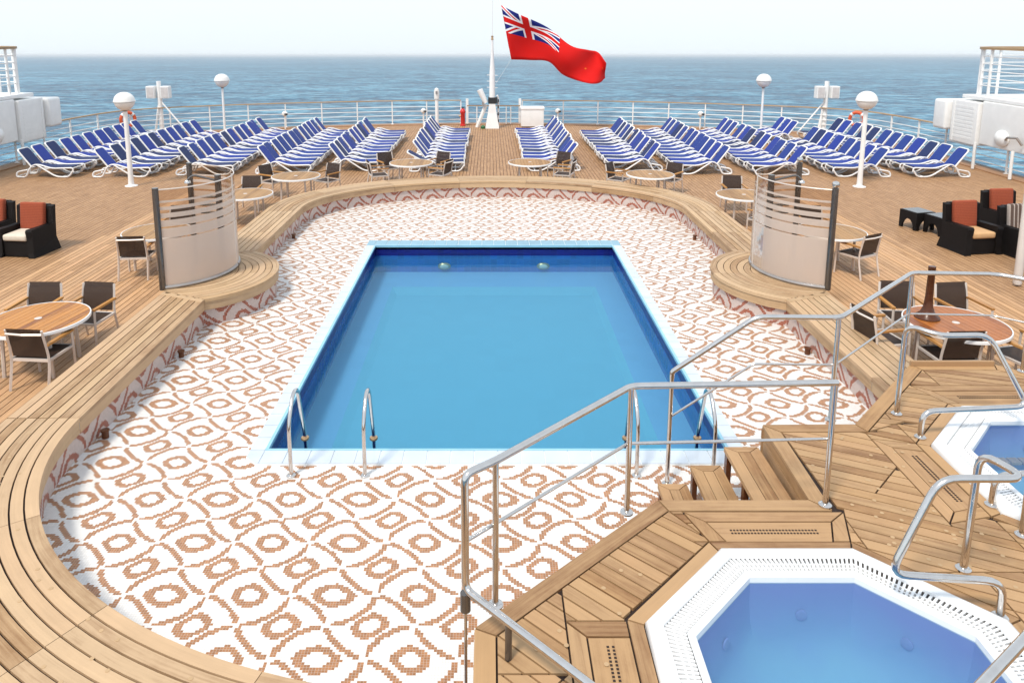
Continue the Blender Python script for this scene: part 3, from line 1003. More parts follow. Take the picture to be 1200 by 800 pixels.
# half round shower platforms, mirrored
def shower_platform(sgn):
    cx, cy, RR = -5.5, 13.03, 1.54
    def keep(x, y):
        # between the two mitre lines and inboard of the bench back
        l1 = (y - 11.68) * (-5.58 + 4.75) - (12.05 - 11.68) * (x + 4.75)
        l2 = (y - 14.36) * (-5.58 + 4.75) - (14.01 - 14.36) * (x + 4.75)
        return x > -5.578 and (l1 < 0) and (l2 > 0)
    def runs(r):
        out, cur = [], []
        for i in range(181):
            a = R(-95 + i * 190 / 180)
            p = (cx + r * math.cos(a), cy + r * math.sin(a))
            if keep(*p): cur.append(a)
            else:
                if len(cur) > 1: out.append(cur)
                cur = []
        if len(cur) > 1: out.append(cur)
        return out
    lanes = [(1.54 - 0.83 / 7 * (i + 1), 1.54 - 0.83 / 7 * i) for i in range(12)]
    for li, (ra, rb) in enumerate(lanes):
        for run in runs((ra + rb) / 2):
            halves = [run] if len(run) < 30 else [run[:len(run) // 2 + 1], run[len(run) // 2:]]
            for hrun in halves:
                mb = MB()
                for a in hrun:
                    ca, sa = math.cos(a), math.sin(a)
                    for (rr, z) in ((ra + 0.006, Z_RING + .004), (rb - (0.006 if li else 0), Z_RING + .004), (rb - (0.006 if li else 0), Z_RING - (.05 if li == 0 else .03)), (ra + 0.006, Z_RING - .03)):
                        mb.v.append((sgn * -(cx + rr * ca) - BO.x, cy + rr * sa - BO.y, z))
                for q in range(len(hrun) - 1):
                    n = 4 * q; u0, u1 = hrun[q] * rb + 20, hrun[q + 1] * rb + 20
                    mb.face((n, n + 1, n + 5, n + 4), [(u0, ra), (u0, rb), (u1, rb), (u1, ra)])
                    mb.face((n + 1, n + 2, n + 6, n + 5), [(u0, rb), (u0, rb + .05), (u1, rb + .05), (u1, rb)])
                    mb.face((n + 3, n, n + 4, n + 7), [(u0, ra), (u0, ra - .05), (u1, ra - .05), (u1, ra)])
                mb.face((0, 3, 2, 1), [(0, 0), (0, .1), (0, .1), (0, 0)])
                mb.build("plank", 'teak_bench', bench)
    # carcass top, fascia, mosaic riser
    cr, fa, wl = MB(), MB(), MB()
    A = [R(-75 + 150 * i / 40) for i in range(41)]
    for a0, a1 in zip(A, A[1:]):
        def pt(r, a): return (sgn * -(cx + r * math.cos(a)) - BO.x, cy + r * math.sin(a) - BO.y)
        c0 = (sgn * 5.55 - BO.x, cy - BO.y)
        p0, p1 = pt(1.52, a0), pt(1.52, a1)
        n = len(cr.v); cr.v += [(*c0, Z_RING - .02), (*p0, Z_RING - .02), (*p1, Z_RING - .02)]; cr.face((n, n + 1, n + 2))
        p0, p1, w0, w1 = pt(1.525, a0), pt(1.525, a1), pt(1.48, a0), pt(1.48, a1)
        s0, s1 = a0 * 1.5 + 9, a1 * 1.5 + 9
        fa.quad((*p0, Z_RING - .19), (*p1, Z_RING - .19), (*p1, Z_RING - .052), (*p0, Z_RING - .052), [(s0, 0), (s1, 0), (s1, .14), (s0, .14)])
        fa.quad((*w0, Z_RING - .19), (*w1, Z_RING - .19), (*p1, Z_RING - .19), (*p0, Z_RING - .19), [(s0, 0), (s1, 0), (s1, .04), (s0, .04)])
        wl.quad((*w0, -.01), (*w1, -.01), (*w1, Z_RING - .18), (*w0, Z_RING - .18), [(s0, 5.75), (s1, 5.75), (s1, 6.06), (s0, 6.06)])
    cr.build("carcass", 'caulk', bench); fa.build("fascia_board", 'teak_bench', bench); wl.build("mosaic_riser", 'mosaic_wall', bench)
    # mitre boards where the straight bench meets the half round
    for (y_in, y_out, dn) in ((11.68, 12.05, -0.125), (14.36, 14.01, 0.125)):
        poly = [(-4.752, y_in), (-5.578, y_out), (-5.578, y_out + dn), (-4.752, y_in + dn)]
        poly = [(sgn * -p[0] - BO.x, p[1] - BO.y) for p in poly]
        mb = MB(); mb.prism(ccw(poly), Z_RING - .03, Z_RING + .004, uvdir=(1, 0)); mb.build("mitre_board", 'teak_bench', bench)
    # outboard closing board
    mb = MB(); mb.box((sgn * 5.575 - BO.x, cy - BO.y, 0.23), (0.02, 2.6, 0.46)); mb.build("back_board", 'teak_bench', bench)
shower_platform(-1); shower_platform(1)
for (x, y) in ((-4.70, 8.3), (-4.70, 10.55), (-4.68, 17.0), (4.68, 16.9), (4.70, 10.65)):
    mb = MB(); mb.lathe([(0.04, 0.0), (0.04, 0.085), (0.052, 0.09), (0.052, 0.105), (0.032, 0.108)], seg=14)
    mb.build("wall_light", 'darkwood', bench, smooth=True, loc=(x - BO.x, y - BO.y, 0.0))

# ------------------------------------------------------------------ hot tub platform
plat = thing("hot_tub_platform", "raised teak platform around both hot tubs with steps down to the pool", "platform", (3.0, 6.0, 0))
PO = Vector((3.0, 6.0, 0))
OUT = [(-0.2, 1.6), (-0.2, 4.47), (1.36, 5.88), (2.66, 5.88), (2.70, 7.13), (3.66, 7.14), (5.0, 8.54), (6.02, 8.54), (9.5, 5.2), (9.5, 1.6)]
T1, T2 = (2.21, 3.98), (5.45, 6.21)
def octa(c, ap):
    r = ap / math.cos(PI / 8)
    return [(c[0] + r * math.cos(PI / 8 + k * PI / 4), c[1] + r * math.sin(PI / 8 + k * PI / 4)) for k in range(8)]
def loc_poly(poly): return [(p[0] - PO.x, p[1] - PO.y) for p in poly]
def dir_of(a, b):
    L = math.dist(a, b); return ((b[0] - a[0]) / L, (b[1] - a[1]) / L)
def add_board(poly, d, name="plank", z1=Z_PLAT, mat='teak_plat', gap=0.007):
    poly = inset(poly, gap)
    if len(poly) < 3 or abs(area(poly)) < 0.0015: return None
    mb = MB(); mb.prism(loc_poly(ccw(poly)), Z_PLAT - 0.03, z1 + random.uniform(-0.0012, 0.0012), uvdir=d)
    # random uv offset comes from Object Info in the material
    return mb.build(name, mat, plat)
def edge_board(a, b, w, a_m=None, b_m=None, name="plank"):
    """border board of width w to the right of a->b is inside when outline is given clockwise"""
    d = dir_of(a, b); n = (d[1], -d[0])
    ia = a_m or (a[0] + n[0] * w, a[1] + n[1] * w); ib = b_m or (b[0] + n[0] * w, b[1] + n[1] * w)
    return add_board([a, b, ib, ia], d, name)
# border outline (clockwise when seen from above: left side up, along the pool, round to the back)
chain = [(-0.2, 1.6), (-0.2, 4.47), (1.36, 5.88), (2.66, 5.88), (2.70, 7.13), (3.66, 7.14), (5.0, 8.54), (6.02, 8.54), (9.5, 5.2)]
BWD = 0.155
def mitre(i):
    p = chain[i]; d0 = dir_of(chain[i - 1], p); d1 = dir_of(p, chain[i + 1])
    n0, n1 = (d0[1], -d0[0]), (d1[1], -d1[0])
    bx, by = n0[0] + n1[0], n0[1] + n1[1]; L = math.hypot(bx, by); bx, by = bx / L, by / L
    k = BWD / max(0.3, bx * n0[0] + by * n0[1])
    return (p[0] + bx * k, p[1] + by * k)
mit = [None] + [mitre(i) for i in range(1, len(chain) - 1)] + [None]
inner_chain = []
for i in range(len(chain) - 1):
    edge_board(chain[i], chain[i + 1], BWD, mit[i], mit[i + 1])
# sectors of planking: (convex polygon, plank direction, keep-outs)
def planking(poly, d, w=0.118, skip=(), off=0.0):
    n = (-d[1], d[0])
    vals = [p[0] * n[0] + p[1] * n[1] for p in poly]
    t = min(vals) - off
    while t < max(vals):
        q = clip_half(poly, n[0] * t, n[1] * t, n[0], n[1])
        if len(q) >= 3: q = clip_half(q, n[0] * (t + w), n[1] * (t + w), -n[0], -n[1])
        if len(q) >= 3:
            pieces = [q]
            for hole in skip:
                nxt = []
                for pc in pieces:
                    h = ccw(hole); rest = pc
                    edges = [(h[i], h[(i + 1) % len(h)]) for i in range(len(h))]
                    if not clip_convex(pc, h): nxt.append(pc); continue
                    edges.sort(key=lambda e: -abs(((e[1][1] - e[0][1]) * d[0] - (e[1][0] - e[0][0]) * d[1]) / max(1e-6, math.dist(*e))))
                    for a, b in edges:
                        nx, ny = (b[1] - a[1]), -(b[0] - a[0])
                        outp = clip_half(rest, a[0], a[1], nx, ny)
                        if len(outp) >= 3 and abs(area(outp)) > 1e-4: nxt.append(outp)
                        rest = clip_half(rest, a[0], a[1], -nx, -ny)
                        if len(rest) < 3: break
                pieces = nxt
            for pc in pieces: add_board(pc, d)
        t += w
# octagonal trim round the tubs
TRIM = 1.36
for c in (T1, T2):
    oi, oo = octa(c, 1.245), octa(c, TRIM)
    for k in range(8):
        j = (k + 1) % 8
        mid = ((oo[k][0] + oo[j][0]) / 2, (oo[k][1] + oo[j][1]) / 2)
        if mid[1] < 1.6: continue
        add_board([oi[k], oi[j], oo[j], oo[k]], dir_of(oi[k], oi[j]), "trim_board")
O1, O2 = octa(T1, TRIM), octa(T2, TRIM)
# vents: outer frame trapezoid (four boards) and a perforated panel
vent_zones = []
def vent(c, edge_dir, w_out, w_in, depth, holes):
    """c = middle of the side nearest the tub; edge_dir along the tub side; outward = left of edge_dir"""
    d = edge_dir; n = (-d[1], d[0])
    def P(a, b): return (c[0] + d[0] * a + n[0] * b, c[1] + d[1] * a + n[1] * b)
    fr = 0.13
    A, B, C, D = P(-w_in / 2, 0), P(w_in / 2, 0), P(w_out / 2, depth), P(-w_out / 2, depth)
    k = (w_out - w_in) / 2 / depth
    a, b = P(-w_in / 2 + fr * 1.05, 0), P(w_in / 2 - fr * 1.05, 0)
    c2, d2 = P(w_out / 2 - fr * 1.05 - k * fr * .6, depth - fr), P(-w_out / 2 + fr * 1.05 + k * fr * .6, depth - fr)
    add_board([A, a, d2, D], n, "frame_board"); add_board([b, B, C, c2], n, "frame_board"); add_board([D, d2, c2, C], d, "frame_board")
    pn = add_board([a, b, c2, d2], d, "vent_panel", z1=Z_PLAT - 0.004)
    hm = MB()
    L = min(math.dist(a, b), math.dist(c2, d2)) - 0.16
    nh = holes
    for i in range(nh):
        for row in (-0.018, 0.018):
            q = P(-L / 2 + L * i / (nh - 1), (depth - fr) / 2 + row)
            hm.box((q[0] - PO.x, q[1] - PO.y, Z_PLAT - 0.0035), (0.0165, 0.0165, 0.004), math.atan2(d[1], d[0]))
    o = hm.build("vent_hole", 'caulk', pn, kind='stuff')
    vent_zones.append([A, B, C, D])
def oct_side(c, k, ap):
    a = k * PI / 4
    return (c[0] + ap * math.cos(a), c[1] + ap * math.sin(a)), (math.sin(a), -math.cos(a))
for (c, k, wo, wi, dep, nh) in ((T1, 2, 1.36, 1.12, 0.375, 27), (T1, 4, 1.1, 1.1, 0.42, 24), (T2, 2, 1.5, 1.15, 0.42, 27), (T2, 4, 1.3, 1.12, 0.40, 27), (T2, 5, 1.0, 0.9, 0.30, 20)):
    p, d = oct_side(c, k, TRIM)
    if (c, k) == (T2, 5): continue
    vent(p, (-d[0], -d[1]) if (-(-d[1]) * 0 + 0) else (d[0], d[1]), wo, wi, dep, nh) if False else None
    # outward normal must be to the left of the edge direction
    a = k * PI / 4; nrm = (math.cos(a), math.sin(a)); dd = (nrm[1], -nrm[0])
    vent(p, dd, wo, wi, dep, nh)
SK = [O1, O2] + vent_zones
# left run beside tub 1 (below the diagonal), diagonal run, main run between the tubs, back run
inner = [mit[i] for i in range(1, len(chain) - 1)]   # inner corners: 0:(-.2,4.47) 1:(1.36,5.88) 2:(2.66,5.88) 3:(2.7,7.13) 4:(3.66,7.14) 5:(5,8.54) 6:(6.02,8.54)
i0, i1, i2, i3, i4, i5, i6 = inner
dgl = dir_of((0.2, 4.63), (0.37, 4.47))
c1 = (1.66, 5.35); c0 = (0.90, 4.62)
planking([i0, i1, c1, c0, (0.85, 4.10), (-0.045, 4.10)], dir_of((-0.01, 4.38), (0.37, 4.03)), 0.116, SK)
planking([(-0.045, 1.6), (0.85, 1.6), (0.85, 4.10), (-0.045, 4.10)], dir_of((-0.01, 4.38), (0.37, 4.03)), 0.116, SK)
planking([c1, i1, (2.86, 5.725), (2.86, 5.33)], (1, 0), 0.118, SK)
main_d = (0.906, -0.423)
main_poly = [i3, i4, (4.1, 7.02), (4.1, 6.9), (4.09, 5.64), (4.6, 5.0), (9.3, 4.9), (9.3, 1.6), (2.86, 1.6), (2.86, 5.0)]
# split to convex pieces
planking([(2.865, 5.0), i3, i4, (4.09, 7.14), (4.09, 5.0)], main_d, 0.118, SK)
planking([(2.865, 1.6), (2.865, 5.0), (9.3, 5.0), (9.3, 1.6)], main_d, 0.118, SK, off=0.03)
planking([(4.09, 5.0), (4.09, 7.14), (9.3, 7.14), (9.3, 5.0)], main_d, 0.118, [O2] + vent_zones + [[(6.9, 7.2), (6.9, 5.0), (9.6, 5.0), (9.6, 7.2)]], off=0.05)
back_d = (0.90, -0.43)
planking([i4, i5, (5.0, 7.14), (4.09, 7.14)], dir_of((4.21, 7.81), (5.0, 7.55)), 0.118, SK)
planking([i5, i6, (7.2, 7.14), (5.0, 7.14)], dir_of((4.93, 8.41), (6.05, 8.06)), 0.118, SK)
planking([(2.865, 5.0), (2.865, 5.73), (2.7, 5.73), (2.7, 5.0)], main_d, 0.118, SK)
# carcass: dark sheet just under the planks (with the tubs cut out) and side boards
cz = Z_PLAT - 0.022
cr = MB()
def carc(poly):
    pieces = [poly]
    for c in (T1, T2):
        h = octa(c, 1.2); nxt = []
        for pc in pieces:
            rest = pc
            for i in range(8):
                a, b = h[i], h[(i + 1) % 8]
                nx, ny = (b[1] - a[1]), -(b[0] - a[0])
                o_ = clip_half(rest, a[0], a[1], nx, ny)
                if len(o_) >= 3: nxt.append(o_)
                rest = clip_half(rest, a[0], a[1], -nx, -ny)
                if len(rest) < 3: break
        pieces = nxt
    for pc in pieces:
        pc = loc_poly(ccw(pc)); n = len(cr.v)
        cr.v += [(p[0], p[1], cz) for p in pc]; cr.face(range(n, n + len(pc)))
carc([(-0.19, 1.6), (-0.19, 4.46), (1.36, 5.87), (2.67, 5.87), (2.67, 1.6)])
carc([(2.67, 1.6), (2.71, 7.12), (3.66, 7.13), (5.0, 8.53), (6.0, 8.53), (9.4, 5.2), (9.4, 1.6)])
cr.build("carcass", 'caulk', plat)
for a, b in zip(chain, chain[1:]):
    d = dir_of(a, b); L = math.dist(a, b)
    for (z0, z1) in ((Z_PLAT - 0.14, Z_PLAT - 0.034), (Z_PLAT - 0.38, Z_PLAT - 0.15), (0.0, Z_PLAT - 0.39)):
        mb = MB(); n = (d[1], -d[0])
        q = [(a[0] + n[0] * .012, a[1] + n[1] * .012), (b[0] + n[0] * .012, b[1] + n[1] * .012), (b[0] + n[0] * .04, b[1] + n[1] * .04), (a[0] + n[0] * .04, a[1] + n[1] * .04)]
        mb.prism(loc_poly(ccw(q)), z0, z1, uvdir=d); mb.build("side_board", 'teak_plat', plat)
# low coaming board along the back edge
mb = MB(); mb.box(((5.02 + 5.95) / 2 - PO.x, 8.50 - PO.y, Z_PLAT + 0.03), (1.0, 0.04, 0.056)); mb.build("coaming", 'teak_plat', plat)
# steps down to the mosaic: three treads of boards on two cheeks
for si, (x0, x1, zt) in enumerate(((2.30, 2.655, Z_PLAT - 0.2075), (1.965, 2.285, Z_PLAT - 0.415), (1.64, 1.945, Z_PLAT - 0.6225))):
    st_ = thing("step", None, None); st_.parent = plat
    y0, y1 = 5.9, 7.06
    wbd = (x1 - x0) / 3
    poly_end = [(x0, y1), (x0 + wbd, y1 - 0.10), (x1 - wbd, y1 - 0.10), (x1, y1)]
    for k in range(3):
        xa, xb = x0 + wbd * k, x0 + wbd * (k + 1)
        pa = y1 - (0.0 if k == 0 else 0.10); pb = y1 - (0.10 if k < 2 else 0.0)
        poly = inset([(xa, y0), (xb, y0), (xb, pb - .003), (xa, pa - .003)], 0.003)
        mb = MB(); mb.prism(loc_poly(ccw(poly)), zt - 0.045, zt, uvdir=(0, 1)); mb.build("plank", 'teak_plat', st_)
    poly = inset(poly_end, 0.003)
    mb = MB(); mb.prism(loc_poly(ccw(poly)), zt - 0.045, zt, uvdir=(1, 0)); mb.build("plank", 'teak_plat', st_)
    for lx in (x0 + 0.035, x1 - 0.035):
        for ly in (y1 - 0.06, (y0 + y1) / 2, y0 + 0.08):
            mb = MB(); mb.box((lx - PO.x, ly - PO.y, (zt - 0.047) / 2), (0.05, 0.07, zt - 0.047))
            mb.build("leg", 'darkwood', st_)
    mb = MB(); mb.box(((x0 + x1) / 2 - PO.x, y1 - 0.05 - PO.y, zt - 0.075), (x1 - x0 - 0.04, 0.03, 0.055)); mb.build("apron", 'teak_plat', st_)
# bungs
bg = MB()
def bung(x, y, z, O, r=0.017):
    bg.lathe([(r, 0.0), (r, 0.0022), (0.0005, 0.0024)], (x - O.x, y - O.y, z), seg=8)
rb = random.Random(3)
for i in range(60):
    x, y = rb.uniform(0.0, 1.6), rb.uniform(3.9, 5.7)
    if y < 4.3 + 0.9 * x and math.hypot(x - T1[0], y - T1[1]) > 1.5: bung(x, y, Z_PLAT + .0015, PO)
for i in range(70):
    x, y = rb.uniform(2.9, 4.1), rb.uniform(4.6, 7.0)
    if math.hypot(x - T1[0], y - T1[1]) > 1.5 and math.hypot(x - T2[0], y - T2[1]) > 1.5: bung(x, y, Z_PLAT + .0015, PO)
bg.build("bung", 'bung', plat, kind='stuff')
bg = MB()
for i in range(34):
    s_ = i / 33
    a = PI / 2 * (0.05 + 0.85 * s_)
    for o_ in (0.18, 0.38, 0.58):
        px_, py_ = -(RX + o_) * math.cos(a) + rb.uniform(-.03, .03), YB - (BB + o_) * math.sin(a) + rb.uniform(-.03, .03)
        if rb.random() < 0.35: bung(px_, py_, Z_RING, BO)
bg.build("bung", 'bung', bench, kind='stuff')

# ------------------------------------------------------------------ hot tubs
def hot_tub(c, label):
    t = thing("hot_tub", label, "hot tub", (c[0], c[1], 0))
    def ring(ap0, z0, ap1, z1, mb, rev=False):
        a, b = octa((0, 0), ap0), octa((0, 0), ap1)
        for k in range(8):
            j = (k + 1) % 8
            q = [(*a[k], z0), (*a[j], z0), (*b[j], z1), (*b[k], z1)]
            mb.quad(*(q if not rev else list(reversed(q))))
    rim = MB(); z = Z_PLAT
    prof = [(1.24, z - .05), (1.24, z + .02), (1.225, z + .045), (1.20, z + .055), (1.14, z + .055), (1.128, z + .05), (1.125, z + .03)]
    for (a0, z0), (a1, z1) in zip(prof, prof[1:]): ring(a0, z0, a1, z1, rim)
    prof = [(0.985, z + .03), (0.98, z + .045), (0.945, z + .045), (0.93, z + .03), (0.927, z - .02)]
    for (a0, z0), (a1, z1) in zip(prof, prof[1:]): ring(a0, z0, a1, z1, rim)
    rim.weld().build("rim", 'tubwhite', t, smooth=True)
    ch = MB(); ring(1.13, z - .02, 0.98, z - .02, ch)
    ring(1.13, z + .03, 1.13, z - .02, ch); ring(0.98, z - .02, 0.98, z + .03, ch)
    ch.build("overflow_channel", simple("channel_grey", (0.16, 0.15, 0.145), 0.6), t)
    # radial grate bars round the overflow channel
    gt = MB()
    a, b = octa((0, 0), 1.122), octa((0, 0), 0.99)
    for k in range(8):
        j = (k + 1) % 8
        nb = 27
        for i in range(nb):
            f0, f1 = (i + 0.22) / nb, (i + 0.74) / nb
            def lp_(p, q, f): return (p[0] + (q[0] - p[0]) * f, p[1] + (q[1] - p[1]) * f)
            poly = [lp_(a[k], a[j], f0), lp_(a[k], a[j], f1), lp_(b[k], b[j], f1), lp_(b[k], b[j], f0)]
            gt.prism(ccw(poly), z + .012, z + .034)
        for f in (0.36, 0.68):
            p0, p1 = lp_(a[k], b[k], f), lp_(a[j], b[j], f)
            q0, q1 = lp_(a[k], b[k], f + .09), lp_(a[j], b[j], f + .09)
            gt.prism(ccw([p0, p1, q1, q0]), z + .008, z + .030)
    gt.build("grate", 'tubwhite', t, kind='stuff')
    bs = MB()
    prof = [(0.927, z - .02), (0.922, z - .16), (0.905, z - .30), (0.86, z - .44), (0.76, z - .55), (0.60, z - .62), (0.42, z - .65)]
    for (a0, z0), (a1, z1) in zip(prof, prof[1:]): ring(a0, z0, a1, z1, bs)
    bs.weld().build("basin", 'tub_in', t, smooth=True)
    fl_ = MB(); o8 = octa((0, 0), 0.42); fl_.v += [(p[0], p[1], z - .65) for p in o8]; fl_.face(range(8))
    fl_.build("basin_floor", 'tub_floor', t)
    dr = MB(); dr.lathe([(0.11, 0), (0.10, 0.02), (0.001, 0.024)], seg=16); dr.build("drain_cover", 'tub_in', t, smooth=True, loc=(0, 0.1, z - .648))
    wt_ = MB(); o8 = octa((0, 0), 0.928); wt_.v += [(p[0], p[1], z - .012) for p in o8]; wt_.face(range(8))
    wt_.build("tub_water", 'tubwater', t)
    for k in range(8):
        aa = k * PI / 4
        jt = MB(); jt.lathe([(0.042, 0), (0.042, 0.012), (0.02, 0.02), (0.001, 0.015)], seg=12)
        o = jt.build("jet", 'tub_jet', t, smooth=True, loc=(0.905 * math.cos(aa), 0.905 * math.sin(aa), z - .26))
        o.rotation_euler = (0, R(-90), aa)
    return t
hot_tub(T1, "octagonal white hot tub with blue water nearest the camera at bottom right")
hot_tub(T2, "octagonal white hot tub partly cut off by the right edge, behind the other")

# ------------------------------------------------------------------ stainless rails
def tube_part(name, pts, r, parent, mat='steel', fr=0.09, seg=12, O=(0, 0, 0)):
    P = fillet(pts, fr, 5)
    mb = MB(); mb.tube([p - Vector(O) for p in P], r, seg)
    return mb.build(name, mat, parent, smooth=True)
def flange(x, y, z, parent, O, r=0.055, mat='steel'):
    mb = MB(); mb.lathe([(r, 0), (r, 0.012), (r * .75, 0.022), (r * .45, 0.026)], seg=18)
    return mb.build("flange", mat, parent, smooth=True, loc=(x - O[0], y - O[1], z - O[2]))

# rail along the near edge of the platform
OB = (1.07, 5.74, 0.83)
rb_ = thing("handrail", "long polished steel handrail along the hot tub platform's near left edge", "handrail", OB)
zb = 1.95
tube_part("top_rail", [(2.79, 5.80, zb), (1.07, 5.74, zb), (-0.06, 4.65, zb), (-0.255, 4.50, zb - .0), (-0.255, 4.50, 1.10), (0.50, 3.74, 1.10), (1.25, 2.98, 1.10)], 0.027, rb_, fr=0.07, O=OB)
tube_part("mid_rail", [(2.77, 5.81, 1.44), (1.08, 5.74, 1.44)], 0.013, rb_, O=OB)
tube_part("mid_rail", [(1.06, 5.74, 1.44), (-0.25, 4.53, 1.44)], 0.013, rb_, O=OB)
for (x, y, z0, r) in ((2.77, 5.80, Z_PLAT, 0.024), (1.06, 5.70, Z_PLAT, 0.023), (-0.05, 4.67, Z_PLAT, 0.022)):
    tube_part("post", [(x, y, z0), (x, y, zb)], r, rb_, O=OB)
    flange(x, y, z0, rb_, OB)
tube_part("post", [(0.03, 4.215, Z_PLAT), (0.03, 4.215, 1.10)], 0.023, rb_, mat='darksteel', O=OB)
tube_part("collar", [(-0.255, 4.50, 0.94), (-0.255, 4.50, 1.075)], 0.036, rb_, mat='darksteel', O=OB)
tube_part("support_rod", [(-0.255, 4.50, 0.0), (-0.255, 4.50, 0.95)], 0.011, rb_, O=OB)

# rail on the far side of the steps and round the platform's back
OA = (3.45, 7.2, 0.83)
ra_ = thing("handrail", "polished steel handrail climbing the pool steps then following the platform's back edge", "handrail", OA)
tube_part("top_rail", [(1.82, 7.37, 1.27 - .05), (1.82, 7.37, 1.29), (2.62, 7.24, zb), (3.47, 7.22, zb), (4.98, 8.64, zb), (5.95, 8.58, zb), (6.5, 8.1, zb), (7.6, 7.0, zb)], 0.027, ra_, fr=0.10, O=OA)
tube_part("mid_rail", [(1.82, 7.37, 0.78), (2.62, 7.24, 1.44), (3.45, 7.22, 1.44), (4.97, 8.62, 1.44), (5.95, 8.56, 1.44), (6.5, 8.05, 1.44), (7.6, 6.95, 1.44)], 0.012, ra_, fr=0.05, O=OA)
for (x, y, z0) in ((1.82, 7.37, 0.03), (3.45, 7.22, Z_PLAT), (4.97, 8.62, Z_RING), (6.22, 8.33, Z_PLAT)):
    tube_part("post", [(x, y, z0), (x, y, 1.27 if x < 2 else zb)], 0.024, ra_, O=OA)
    flange(x, y, z0 if z0 > 0.1 else 0.0, ra_, OA)
tube_part("post", [(1.82, 7.37, 0.0), (1.82, 7.37, 0.04)], 0.024, ra_, O=OA)

def grab_rail(pts, base, label, fl):
    t = thing("grab_rail", label, "grab rail", base)
    tube_part("rail_tube", pts, 0.027, t, fr=0.13, O=base, seg=14)
    for f in fl: flange(f[0], f[1], Z_PLAT, t, base)
    return t
zt_ = 1.79; zl_ = 1.11
grab_rail([(3.43, 4.56, Z_PLAT), (3.43, 4.56, zl_), (2.68, 4.63, zl_), (3.0, 4.70, zt_), (3.60, 4.70, zt_), (3.49, 5.03, zt_), (3.47, 5.03, Z_PLAT)], (3.43, 4.56, Z_PLAT),
          "polished steel grab rail looping over the right rim of the nearest hot tub", [(3.43, 4.56), (3.47, 5.03)])
grab_rail([(4.19, 6.88, Z_PLAT), (4.19, 6.88, zl_), (5.30, 6.98, zl_), (4.95, 7.16, zt_), (4.43, 7.14, zt_), (4.22, 7.36, zt_ + .03), (4.20, 7.34, Z_PLAT)], (4.19, 6.88, Z_PLAT),
          "polished steel grab rail at the far hot tub's left corner, before the right table", [(4.19, 6.88), (4.20, 7.34)])
grab_rail([(4.19, 5.80, Z_PLAT), (4.19, 5.80, zl_), (4.98, 5.88, zl_), (4.75, 5.60, zt_), (4.40, 5.5, zt_), (4.18, 5.41, zt_), (4.18, 5.41, Z_PLAT)], (4.19, 5.80, Z_PLAT),
          "steel grab rail cut by the right edge, just behind the nearest tub rail", [(4.19, 5.80), (4.18, 5.41)])
grab_rail([(1.5, 2.55, Z_PLAT), (1.5, 2.55, zt_), (2.61, 3.32, zt_), (3.35, 3.84, zt_), (3.62, 3.6, zt_), (3.62, 3.6, Z_PLAT)], (1.5, 2.55, Z_PLAT),
          "steel rail crossing the bottom right corner over the nearest hot tub", [(1.5, 2.55), (3.62, 3.6)])

# pool ladders: pairs of hoops with treads under water
def ladder(xa, xb, label):
    t = thing("pool_ladder", label, "pool ladder", ((xa + xb) / 2, 7.52, 0))
    O = ((xa + xb) / 2, 7.52, 0)
    for x in (xa, xb):
        tube_part("hoop", [(x, 7.52, 0), (x, 7.52, 0.62), (x, 7.74, 0.86), (x, 7.92, 0.83), (x, 8.17, 0.1), (x, 8.22, -0.55)], 0.022, t, fr=0.14, O=O)
        flange(x, 7.52, 0.0, t, O, 0.05)
        mb = MB(); mb.lathe([(0.045, 0), (0.05, 0.015), (0.045, 0.03), (0.025, 0.035)], seg=14)
        mb.build("escutcheon", 'bronze', t, smooth=True, loc=(x - O[0], 8.165 - O[1], 0.06))
    for z in (-0.3, -0.48):
        mb = MB(); mb.box((0, 8.21 - O[1], z), (abs(xb - xa), 0.07, 0.02)); mb.build("tread", 'steel', t)
ladder(-2.27, -1.46, "steel pool ladder of two hoops at the pool's near left corner")
ladder(1.52, 2.36, "steel pool ladder of two hoops behind the handrail at the near right corner")

